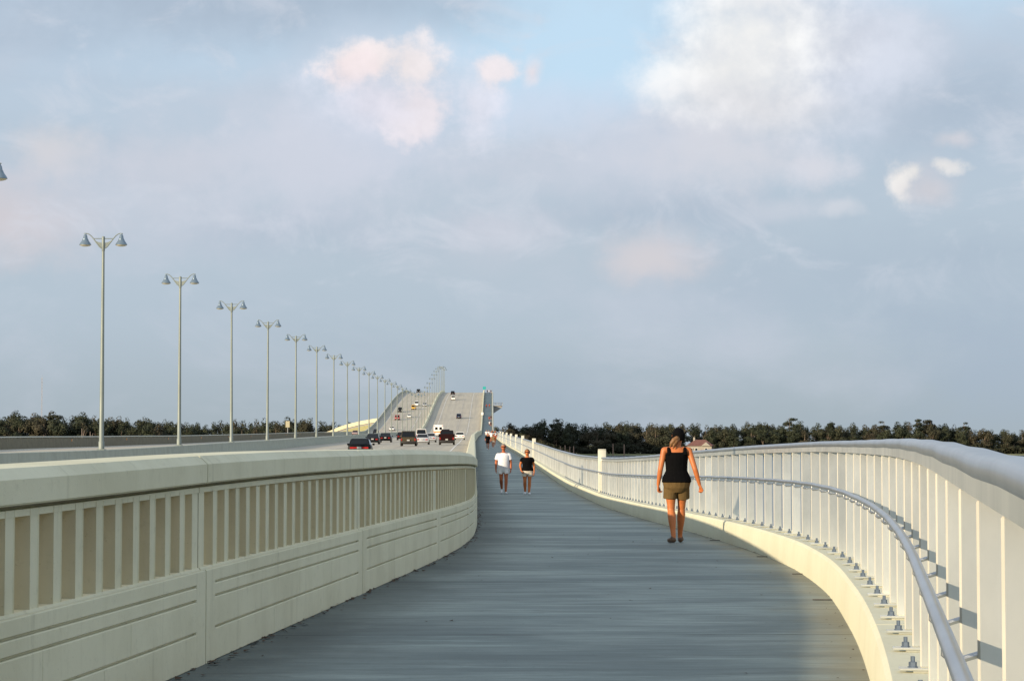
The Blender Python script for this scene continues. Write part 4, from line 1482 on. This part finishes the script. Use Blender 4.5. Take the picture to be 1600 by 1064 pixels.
TORSO_F = [(-0.30, 0.10, 0.085, 0.0), (-0.16, 0.165, 0.118, -0.012), (0.0, 0.182, 0.130, -0.014), (0.14, 0.172, 0.118, -0.006), (0.34, 0.140, 0.100, 0.0), (0.52, 0.143, 0.108, 0.006),
           (0.70, 0.152, 0.118, 0.010), (0.80, 0.152, 0.110, 0.003), (0.88, 0.148, 0.096, -0.004), (0.94, 0.136, 0.080, -0.008), (1.0, 0.105, 0.066, -0.010), (1.05, 0.060, 0.055, -0.010)]
TORSO_M = [(-0.30, 0.10, 0.085, 0.0), (-0.16, 0.160, 0.110, -0.008), (0.0, 0.172, 0.122, -0.008), (0.14, 0.172, 0.122, 0.004), (0.34, 0.168, 0.122, 0.010), (0.52, 0.172, 0.122, 0.008),
           (0.70, 0.185, 0.125, 0.004), (0.82, 0.190, 0.115, 0.0), (0.93, 0.178, 0.090, -0.008), (1.0, 0.125, 0.070, -0.010), (1.05, 0.065, 0.058, -0.010)]


def place_person(parts, label, d, x, rz, H_scale=1.0):
    root = empty('person', (x, d, zp(d) + 0.002), rz)
    root.scale = (H_scale,) * 3
    tag(root, label, 'person', 'people on the walkway')
    for nm, me, _ in parts:
        link(nm, me, root)
    return root


def build_people():
    # woman in the foreground, walking away
    J = dict(Lsh=(-0.178, -0.01, 1.315), Lel=(-0.232, -0.03, 1.045), Lwr=(-0.258, 0.035, 0.825), Lhd=(-0.256, 0.06, 0.73), Lpalm=(0.2, 1, 0),
             Rsh=(0.178, -0.01, 1.315), Rel=(0.258, -0.075, 1.045), Rwr=(0.325, -0.045, 0.822), Rhd=(0.362, -0.030, 0.745), Rpalm=(-0.3, 1, 0.1),
             Lhp=(-0.085, 0, 0.82), Lkn=(-0.078, 0.01, 0.472), Lan=(-0.058, -0.12, 0.100), Lto=(-0.098, 0.035, 0.036), Lhe=(-0.058, -0.158, 0.044),
             Rhp=(0.085, 0, 0.82), Rkn=(0.080, 0.10, 0.485), Ran=(0.066, 0.18, 0.098), Rto=(0.104, 0.345, 0.040), Rhe=(0.066, 0.145, 0.036))
    w1 = dict(J=J, torso=TORSO_F, hipz=0.86, shz=1.345, head=(0.03, 0.015, 1.515, 0.112), skin=M['skin'], shirt=('tank', CL['black']), shorts=CL['khaki'], shoe=CL['brownshoe'],
              hem=-0.02, waist=0.05, short_len=0.56, short_w=0.012, short_out=0.016, cap=CL['cap'], hair=CL['black'], hair_low=-0.55, ponytail=CL['blond'], bulk=1.03, curl={'L': 0.75, 'R': 0.95},
              arm_r=(0.045, 0.037, 0.034, 0.024), leg_r=(0.092, 0.083, 0.054, 0.058, 0.034))
    place_person(person_parts(w1, 0.0075), 'woman seen from behind in black tank top, khaki shorts and dark cap, blond ponytail', 31.9, 2.88, R(1), 1.0)
    # couple walking towards the camera (they face -Y)
    J = dict(Lsh=(-0.200, 0, 1.395), Lel=(-0.258, -0.03, 1.13), Lwr=(-0.262, 0.05, 0.875), Lhd=(-0.255, 0.08, 0.78), Lpalm=(0.2, 1, 0),
             Rsh=(0.200, 0, 1.395), Rel=(0.262, -0.05, 1.13), Rwr=(0.270, 0.02, 0.875), Rhd=(0.268, 0.05, 0.78), Rpalm=(-0.2, 1, 0),
             Lhp=(-0.085, 0, 0.90), Lkn=(-0.092, 0.10, 0.515), Lan=(-0.075, 0.16, 0.100), Lto=(-0.098, 0.34, 0.048), Lhe=(-0.074, 0.115, 0.040),
             Rhp=(0.085, 0, 0.90), Rkn=(0.085, 0.03, 0.515), Ran=(0.060, -0.24, 0.200), Rto=(0.080, -0.10, 0.055), Rhe=(0.058, -0.275, 0.150))
    m1 = dict(J=J, torso=TORSO_M, hipz=0.93, shz=1.46, head=(0, 0.02, 1.665, 0.122), skin=M['skin_dark'], shirt=('tee', CL['white']), shorts=CL['palegrey'], shoe=CL['whiteshoe'],
              hem=-0.06, waist=0.12, short_len=0.50, short_w=0.014, short_out=0.032, hair=CL['grey'], hair_low=0.25, shades=True, bulk=1.06, sleeve=0.66,
              arm_r=(0.056, 0.046, 0.042, 0.030), leg_r=(0.092, 0.082, 0.060, 0.060, 0.040))
    pm = person_parts(m1, 0.010)
    place_person(pm, 'man in a white t-shirt, pale shorts and sunglasses walking beside a woman in black', 79.5, 1.04, R(180), 1.0)
    J = dict(Lsh=(-0.172, 0, 1.255), Lel=(-0.232, -0.04, 1.02), Lwr=(-0.240, 0.03, 0.785), Lhd=(-0.236, 0.05, 0.69), Lpalm=(0.2, 1, 0),
             Rsh=(0.172, 0, 1.255), Rel=(0.248, -0.06, 1.03), Rwr=(0.216, 0.09, 0.845), Rhd=(0.170, 0.13, 0.76), Rpalm=(-0.2, 1, 0.3),
             Lhp=(-0.085, 0, 0.80), Lkn=(-0.080, 0.06, 0.455), Lan=(-0.060, 0.10, 0.090), Lto=(-0.080, 0.27, 0.042), Lhe=(-0.060, 0.06, 0.036),
             Rhp=(0.085, 0, 0.80), Rkn=(0.086, 0.03, 0.455), Ran=(0.070, -0.13, 0.115), Rto=(0.090, 0.03, 0.040), Rhe=(0.068, -0.165, 0.065))
    w2 = dict(J=J, torso=TORSO_F, hipz=0.835, shz=1.305, head=(0, 0.02, 1.485, 0.112), skin=M['skin'], shirt=('tee', CL['black']), shorts=CL['beige'], shoe=CL['whiteshoe'],
              hem=-0.04, waist=0.12, short_len=0.48, short_w=0.014, short_out=0.028, hair=CL['blond'], hair_low=-0.45, fringe=0.42, hair_vol=1.10, shades=True, bulk=1.10, sleeve=0.42,
              arm_r=(0.052, 0.043, 0.038, 0.027), leg_r=(0.094, 0.082, 0.057, 0.059, 0.037))
    pw = person_parts(w2, 0.010)
    place_person(pw, 'woman in a black t-shirt, beige shorts and sunglasses walking beside the man in white', 78.6, 1.86, R(180), 1.0)

    # simpler colour variants for the far walkers, from the same figures
    def variant(base, shirt, shorts, skin=None):
        q = dict(base)
        q['shirt'] = (base['shirt'][0], CL[shirt])
        q['shorts'] = CL[shorts]
        q['shades'] = False
        q['shoe'] = CL['whiteshoe']
        if skin: q['skin'] = skin
        return person_parts(q, 0.022)
    vb = variant(m1, 'black', 'black')
    vt = variant(w2, 'tan', 'beige')
    vw = variant(m1, 'white', 'beige')
    vr = variant(w2, 'red', 'dark')
    vd = variant(m1, 'dark', 'dark')
    A, Bk = R(180), 0.0
    L_ = [(vb, 224, 1.36, A, 'man dressed all in black, nearest of the walkers behind the couple'),
          (vt, 244, 2.05, A, 'person in a tan top just right of the man in black'),
          (vr, 262, 2.35, Bk, 'person in a reddish top right behind the one in tan'),
          (vw, 330, 3.05, A, 'person in white walking beside the far railing pilasters'),
          (vd, 352, 3.35, Bk, 'person in dark clothes next to the far railing pilasters'),
          (vw, 318, 2.45, Bk, 'person in a white shirt between the reddish top and the pilasters'),
          (vw, 420, 2.30, Bk, 'left one of two people in white above the man in black'),
          (vw, 424, 2.75, Bk, 'right one of two people in white above the man in black'),
          (vd, 405, 3.35, Bk, 'dark clothed person at the foot of the hump by the railing'),
          (vw, 806, 5.5, A, 'person in white low on the hump path'),
          (vd, 800, 5.95, A, 'dark figure low on the hump path by the railing'),
          (vr, 838, 5.6, A, 'left figure of a pair halfway up the hump path'),
          (vd, 842, 6.3, Bk, 'right figure of a pair halfway up the hump path'),
          (vr, 915, 5.0, Bk, 'left person of the reddish pair high on the hump path'),
          (vr, 917, 6.2, Bk, 'right person of the reddish pair high on the hump path'),
          (vd, 1062, 6.2, A, 'left dark figure at the very crest of the path'),
          (vw, 1068, 7.1, A, 'white figure at the very crest of the path'),
          (vd, 1060, 7.9, A, 'right dark figure at the very crest of the path')]
    for parts, d, x, rz, lab in L_:
        place_person(parts, lab, d, x, rz, random.uniform(0.95, 1.02))


build_people()

# ---------------------------------------------------------------- signs, mast, house, pilings


def build_signs():
    d = 1088
    s = empty('sign', (xl(d) - 0.18, d, zp(d) + 1.249))
    tag(s, 'teal green sign standing on the barrier at the crest of the bridge', 'sign')
    q = MB(); q.box(-0.75, 0.75, -0.04, 0.0, 0.35, 1.75); q.build('panel', M['teal'], s, bevel=0.02)
    q = MB(); q.box(-0.05, 0.05, 0.002, 0.08, 0, 1.7); q.build('sign_post', M['steel'], s)
    d = 850
    s = empty('sign', (xl(d) - 0.18, d, zp(d) + 1.249))
    tag(s, 'small blank white sign on the barrier halfway up the hump', 'sign')
    q = MB(); q.box(-0.55, 0.55, -0.04, 0.0, -0.4, 1.0); 
    q = MB(); q.box(-0.45, 0.45, -0.04, 0.0, 0.15, 1.15); q.build('panel', M['white'], s, bevel=0.02)
    q = MB(); q.box(-0.05, 0.05, 0.002, 0.08, 0, 1.1); q.build('sign_post', M['steel'], s)
    d = 462
    s = empty('sign', (FAR_L - 0.42 + C(d), d, zl(d) + 0.3))
    tag(s, 'pale yellow upright sign board on a post beyond the far left parapet', 'sign')
    q = MB(); q.box(-0.42, 0.42, -0.04, 0.0, 1.85, 3.15); q.build('panel', M['yellowsign'], s, bevel=0.02)
    q = MB(); q.box(-0.06, 0.06, 0.002, 0.10, -1.0, 3.1); q.build('sign_post', M['steel'], s)
    # radio mast
    s = empty('radio_mast', (-577, 3000, 1))
    tag(s, 'thin tall radio mast far behind the trees at the left', 'mast')
    q = MB()
    for x, y in ((-0.6, -0.35), (0.6, -0.35), (0, 0.7)):
        q.tube([(x, y, 0), (x, y, 94)], 0.12, 5)
    q.build('mast_leg', M['mast'], s)
    q = MB()
    for z in range(2, 94, 4):
        for (a, b), (c_, d_) in (((-0.6, -0.35), (0.6, -0.35)), ((0.6, -0.35), (0, 0.7)), ((0, 0.7), (-0.6, -0.35))):
            q.tube([(a, b, z), (c_, d_, z + 3.4)], 0.08, 4)
    o = q.build('lattice', M['mast'], s); o['kind'] = 'stuff'
    q = MB(); q.tube([(0, 0, 94), (0, 0, 98)], 0.1, 5); q.build('aerial', M['mast'], s)
    # house on the far shore
    hx, hy = 112, 1108
    hs = empty('house', (hx, hy, 0.55), R(-14))
    tag(hs, 'house with a reddish hipped roof among the trees on the far shore', 'house')
    q = MB(); q.box(-6.0, 6.0, -3.6, 3.6, 0, 4.0); q.build('wall', M['wall'], hs)
    q = MB(); q.add([(-6.7, -4.3, 4.0), (6.7, -4.3, 4.0), (6.7, 4.3, 4.0), (-6.7, 4.3, 4.0), (-2.6, 0, 7.0), (2.6, 0, 7.0)], [(0, 1, 5, 4), (2, 3, 4, 5), (1, 2, 5), (3, 0, 4), (3, 2, 1, 0)])
    rf = q.build('roof', M['roof'], hs, smooth=0)
    q = MB(); q.box(-3.6, -2.7, -0.5, 0.5, 5.5, 8.2); q.build('chimney', M['wall'], rf)
    q = MB(); q.add([(1.0, -4.6, 3.95), (5.6, -4.6, 3.95), (3.3, -4.6, 5.8), (1.0, -1.5, 3.95), (5.6, -1.5, 3.95), (3.3, -1.5, 5.8)], [(0, 1, 2), (3, 5, 4), (0, 2, 5, 3), (1, 4, 5, 2), (0, 3, 4, 1)])
    q.build('gable', M['wall'], rf, smooth=0)
    for x in (-4.2, -1.6, 3.3):
        q = MB(); q.box(x - 0.7, x + 0.7, -3.66, -3.55, 1.2, 2.9); w = q.build('window', M['white'], hs)
        q = MB(); q.box(x - 0.58, x + 0.58, -3.68, -3.60, 1.32, 2.78); q.build('pane', M['glass'], w)
    q = MB(); q.box(0.4, 1.4, -3.66, -3.55, 0, 2.2); q.build('door', M['wood'], hs)
    # pilings at the water's edge
    q = MB(); q.lathe([(0.24, -2.0), (0.22, 4.2), (0.05, 4.5)], 8)
    me = q.mesh('timber_piling', M['wood'])
    for i, (x, y, s_) in enumerate(((40.2, 1046, 1.0), (42.4, 1046, 1.1), (44.6, 1046, .95), (46.4, 1046, 1.0), (64.8, 1046, 1.25), (70.0, 1046, 1.2))):
        o = link('timber_piling', me)
        o.location = (x, y, 0)
        o.scale = (1, 1, s_)
        lab = ('brown timber piling at the far shore in the clump above the couple' if i < 4 else ('tall brown timber piling just right of the nearest cream pilaster' if i == 4 else 'brown timber piling standing right of the tall one beyond the nearest pilaster'))
        tag(o, lab, 'piling', 'timber pilings at the far shore')


build_signs()

# ---------------------------------------------------------------- trees


def tree_variants():
    out = []
    rng = random.Random(11)

    def crown_mesh(lobes, n, s0, s1, material, nm='crown'):
        q = MB()
        wts = [a[3] * a[4] * a[5] for a in lobes]
        for _ in range(n):
            cx, cy, cz, rx, ry, rz_ = rng.choices(lobes, wts)[0]
            while True:
                v = Vector((rng.uniform(-1, 1), rng.uniform(-1, 1), rng.uniform(-1, 1)))
                if 0.25 < v.length < 1: break
            v *= rng.uniform(0.85, 1.06) / max(v.length, 0.6) if rng.random() < 0.7 else 1.0
            p = Vector((cx + v.x * rx, cy + v.y * ry, cz + v.z * rz_))
            s = rng.uniform(s0, s1)
            nrm = (v + Vector((rng.uniform(-.45, .45), rng.uniform(-.45, .45), rng.uniform(-0.2, 0.7)))).normalized()
            a = nrm.orthogonal().normalized()
            a.rotate(Matrix.Rotation(rng.uniform(0, 6.28), 3, nrm))
            b = nrm.cross(a)
            w = s * rng.uniform(0.5, 0.9)
            q.add([p - a * s, p + b * w - a * 0.2 * s, p + a * s + nrm * 0.2 * s, p - b * w + a * 0.1 * s], [(0, 1, 2, 3)])
        me = bpy.data.meshes.new(nm)
        me.from_pydata(q.v, [], q.f)
        me.materials.append(material)
        return me

    def trunk_mesh(h, r, limbs):
        q = MB()
        q.tube([(0, 0, -0.5), (0.1, 0, h * 0.3), (-0.1, 0.1, h * 0.7), (0, 0, h)], [r * 1.25, r, r * 0.75, r * 0.3], 7)
        for (z, dx, dy, dz) in limbs:
            q.tube([(0, 0, z), (dx * 0.5, dy * 0.5, z + dz * 0.6), (dx, dy, z + dz)], [r * 0.5, r * 0.35, r * 0.12], 5)
        return q.mesh('trunk', M['bark'], smooth=0.9)
    # all variants about 16 m tall
    for k in range(6):                          # broadleaf
        lobes = []
        H = 16.0
        for j in range(13):
            a = rng.uniform(0, 6.28)
            rr = rng.uniform(0.4, 3.4)
            z = rng.uniform(2.0, 13.2)
            sc = 1.0 - 0.35 * max(0, (z - 10) / 4)
            lobes.append((rr * math.cos(a) * sc, rr * math.sin(a) * sc, z, rng.uniform(1.7, 3.0) * sc, rng.uniform(1.7, 3.0) * sc, rng.uniform(1.3, 2.3)))
        lobes.append((rng.uniform(-1, 1), 0, 14.0, 1.3, 1.3, 1.9))
        cm = crown_mesh(lobes, 3000, 0.14, 0.46, M['leaf'])
        tm = trunk_mesh(12.5, 0.28, [(5, 2.2, 0.8, 4), (6, -2.0, -0.6, 4.5), (7, 0.5, -1.8, 4)])
        out.append(('broadleaf_tree', cm, tm))
    for k in range(3):                          # tall pine with clumped flat top
        lobes = []
        for j in range(7):
            a = rng.uniform(0, 6.28)
            z = rng.uniform(9.5, 14.8)
            rr = rng.uniform(0.4, 2.3)
            lobes.append((rr * math.cos(a), rr * math.sin(a), z, rng.uniform(1.1, 1.9), rng.uniform(1.1, 1.9), rng.uniform(0.5, 0.9)))
        cm = crown_mesh(lobes, 900, 0.15, 0.38, M['leaf2'])
        tm = trunk_mesh(15.0, 0.22, [(10.5, 2.0, 0.5, 2.2), (11.5, -1.9, 0.3, 1.8), (12.5, 1.0, -1.2, 2.0)])
        out.append(('pine_tree', cm, tm))
    return out


def build_trees():
    var = tree_variants()
    rng = random.Random(5)
    top_l = pchip([(-330, 17.5), (-222, 16.8), (-190, 16.0), (-150, 13.0), (-125, 12.2), (-105, 13.0), (-88, 14.2), (-60, 11.0), (-30, 11.5), (0, 11.5)])
    top_r = pchip([(0, 10.6), (16, 11.0), (30, 11.2), (38, 14.0), (48, 12.0), (66, 11.6), (90, 11.8), (120, 10.6), (140, 12.0), (162, 11.8), (200, 11.0), (232, 11.6), (262, 9.0), (300, 7.0), (350, 6.0), (420, 6.0)])

    def plant(kind, cm, tm, x, y, z0, h, label, group, wide=1.0):
        t = link(kind, None)
        t.location = (x, y, z0)
        s = h / 16.0
        ws = s * wide * rng.uniform(0.92, 1.12)
        t.scale = (ws, ws, s)
        t.rotation_euler = (0, 0, rng.uniform(0, 6.28))
        tag(t, label, 'tree', group)
        link('crown', cm, t)
        link('trunk', tm, t)
    rows = 3
    for side, x0, x1, top, base_y, name in ((-1, -262, -30, top_l, 1092, 'left'), (1, 8, 292, top_r, 1112, 'right')):
        x = x0
        while x < x1:
            for r in range(rows):
                xx = x + rng.uniform(-2.2, 2.2) + (2.6 if r == 1 else 0)
                y = base_y + r * 16 + rng.uniform(-5, 5) + (0.0 if side < 0 else -0.06 * max(0, xx - 200))
                if side > 0 and 104 < xx < 121 and r == 0: continue
                z_top = EYE + top(xx) * (0.80 if r == 0 else 0.95) + rng.uniform(-1.8, 1.5)
                h = max(6.0, z_top - 0.6)
                k = rng.randrange(6)
                px = 741 + 3500 * xx / y
                zones = (((160, 'left of the first whole street lamp'), (281, 'between the first and second whole street lamps'), (362, 'between the second and third whole street lamps'),
                          (419, 'between the third and fourth whole street lamps'), (9999, 'right of the fourth whole street lamp')) if side < 0 else
                         ((834, 'beside the foot of the bridge hump'), (938, 'between the couple and the nearest cream pilaster'), (1040, 'between the nearest pilaster and the woman'),
                          (1110, 'behind the woman in black and the house'), (1230, 'right of the house'), (1360, 'above the straight stretch of the railing'), (1480, 'above the bend of the railing'), (9999, 'near the right edge of the photo')))
                lab = ('front row tree' if r == 0 else 'taller tree behind') + ' in the far forest, ' + next(t for lim, t in zones if px < lim)
                plant(*var[k], xx, y, 0.55, h, lab, 'broadleaf trees on the far shore', 1.25 if h < 14 else 1.05)
            x += 5.2
    pines = ((40, 19.0, 'tall pine rising above the forest right of the bridge end'), (157.5, 20.2, 'tall flat-topped pine over the middle of the railing, standing clear above the forest'),
             (179, 17.2, 'low pine crown just above the forest right of the flat-topped pine'), (205, 18.2, 'pine crown over the bend of the railing'), (221.5, 19.6, 'forked looking pine rising over the bend of the railing'),
             (228, 18.8, 'second pine close beside the forked looking pine'), (245, 17.6, 'small round-topped pine near the right edge of the picture'), (-92.5, 18.0, 'pine above the forest right of the fourth street lamp'), (-206, 21.0, 'pine just above the forest near the left edge'))
    for i, (x, h, lab) in enumerate(pines):
        plant(*var[6 + i % 3], x, 1118 if x > 0 else 1100, 0.55, h - 0.9, lab, 'pines above the far forest')
    # the woods go on along the shore outside the picture
    q = MB()
    for x0, x1, y in ((-1100, -266, 1085), (296, 1100, 1090)):
        for _ in range(30000):
            x = rng.uniform(x0, x1)
            hh = 11 + 2.5 * math.sin(x * 0.11) + 2 * math.sin(x * 0.31 + 1)
            p = Vector((x, y + rng.uniform(-6, 34) - (0.14 * max(0, min(x, 1100) - 200) if x > 0 else 0), 0.6 + hh * rng.random() ** 0.7))
            nrm = Vector((rng.uniform(-1, 1), rng.uniform(-1, 0.2), rng.uniform(-0.1, 1))).normalized()
            a = nrm.orthogonal().normalized()
            b = nrm.cross(a)
            s = rng.uniform(0.5, 1.3)
            q.add([p - a * s, p + b * s * 0.7, p + a * s, p - b * s * 0.7], [(0, 1, 2, 3)])
    me = bpy.data.meshes.new('far_woods')
    me.from_pydata(q.v, [], q.f)
    me.materials.append(M['leaf'])
    tag(link('far_woods', me), 'dark woods continuing along the far shore', 'woods', kind='stuff')
    # pale dead trunks standing in front of the left forest
    for i, (x, h, r_) in enumerate(((-190.5, 8.0, 0.22), (-188, 12.5, 0.26), (-186.6, 5.0, 0.2), (-184, 11.0, 0.24), (-180.2, 9.0, 0.3), (-150.0, 8.0, 0.25))):
        q = MB()
        q.tube([(0, 0, -0.5), (0.15, 0, h * 0.5), (-0.1, 0.1, h)], [r_ * 1.3, r_, r_ * 0.4], 7)
        t = q.build('dead_tree', M['snag'], None, smooth=0.9)
        t.location = (x, 1078, 0.4)
        q = MB()
        q.tube([(0.1, 0, h * 0.6), (1.0, 0, h * 0.8), (1.3, 0.1, h * 0.95)], [r_ * 0.5, r_ * 0.35, 0.04], 5)
        q.build('branch', M['snag'], t, smooth=0.9)
        tag(t, 'pale bare dead trunk at the forest edge near the first street lamp' if i < 5 else 'pale bare dead trunk at the forest edge between the first two street lamps', 'dead tree', 'pale dead trunks in the left forest')
    # low shrubs along the shore: nobody could count them
    q = MB()
    for side, x0, x1, y in ((-1, -270, -30, 1086), (1, 8, 300, 1100)):
        n = int((x1 - x0) * 70)
        for _ in range(n):
            x = rng.uniform(x0, x1)
            if 103 < x < 122: continue
            hh = 3.0 + 1.8 * math.sin(x * 0.31) * math.sin(x * 0.13) + rng.uniform(0, 1.0)
            p = Vector((x, y + rng.uniform(0, 9), 0.5 + hh * rng.random() ** 0.6))
            nrm = Vector((rng.uniform(-1, 1), rng.uniform(-1, 0.2), rng.uniform(-0.1, 1))).normalized()
            a = nrm.orthogonal().normalized()
            a.rotate(Matrix.Rotation(rng.uniform(0, 6.28), 3, nrm))
            b = nrm.cross(a)
            s = rng.uniform(0.35, 0.75)
            q.add([p - a * s, p + b * s * 0.7, p + a * s, p - b * s * 0.7], [(0, 1, 2, 3)])
    me = bpy.data.meshes.new('undergrowth')
    me.from_pydata(q.v, [], q.f)
    me.materials.append(M['bush'])
    tag(link('undergrowth', me), 'low dark shrubs along the far shore', 'undergrowth', kind='stuff')


build_trees()

# ---------------------------------------------------------------- small litter on the walkway


def build_litter():
    rng = random.Random(3)
    q = MB()

    def bit(x, d, s, z=0.004):
        a = rng.uniform(0, 6.28)
        zz = zp(d) + z
        pts = []
        for k in range(5):
            t = a + k * 1.2566 + rng.uniform(-.3, .3)
            r = s * rng.uniform(0.5, 1.0)
            pts.append((x + r * math.cos(t), d + r * math.sin(t) * 1.3, zz + rng.uniform(0.0, 0.5) * s))
        cx = sum(p[0] for p in pts) / 5
        q.add(pts + [(cx, d, zz + 0.35 * s)], [(0, 1, 5), (1, 2, 5), (2, 3, 5), (3, 4, 5), (4, 0, 5)])
    for _ in range(620):
        d = 8 + 70 * rng.random() ** 1.4
        bit(xl(d) + abs(rng.gauss(0.02, 0.05)), d, rng.uniform(0.008, 0.034))
    for _ in range(120):
        d = 8 + 60 * rng.random()
        bit(xr(d) - abs(rng.gauss(0.04, 0.06)), d, rng.uniform(0.006, 0.018))
    for _ in range(90):
        d = 9 + 50 * rng.random()
        bit(xl(d) + (xr(d) - xl(d)) * rng.random(), d, rng.uniform(0.006, 0.020))
    tag(q.build('leaf_litter', M['litter'], smooth=0), 'scattered dry leaf bits on the walkway', 'litter', kind='stuff')
    # dark strips of joint filler poking from under the kerb
    for i, (d, w) in enumerate(((23.2, 0.11), (27.2, 0.13), (19.3, 0.17), (33.0, 0.15))):
        s = MB()
        s.box(-w, 0.0, -0.011, 0.011, 0.003, 0.011)
        o = s.build('joint_filler', M['dark_joint'], bevel=0.003)
        o.location = (xr(d) - 0.003, d, zp(d))
        o.rotation_euler = (0, 0, rng.uniform(-0.15, 0.15))
        tag(o, ['short dark strip on the walkway against the kerb, nearest but one', 'short dark strip against the kerb, third from the camera', 'short dark strip on the walkway against the kerb, nearest the camera',
                'dark strip against the kerb by the feet of the woman in the tank top'][i], 'strip', 'dark strips along the kerb')


build_litter()
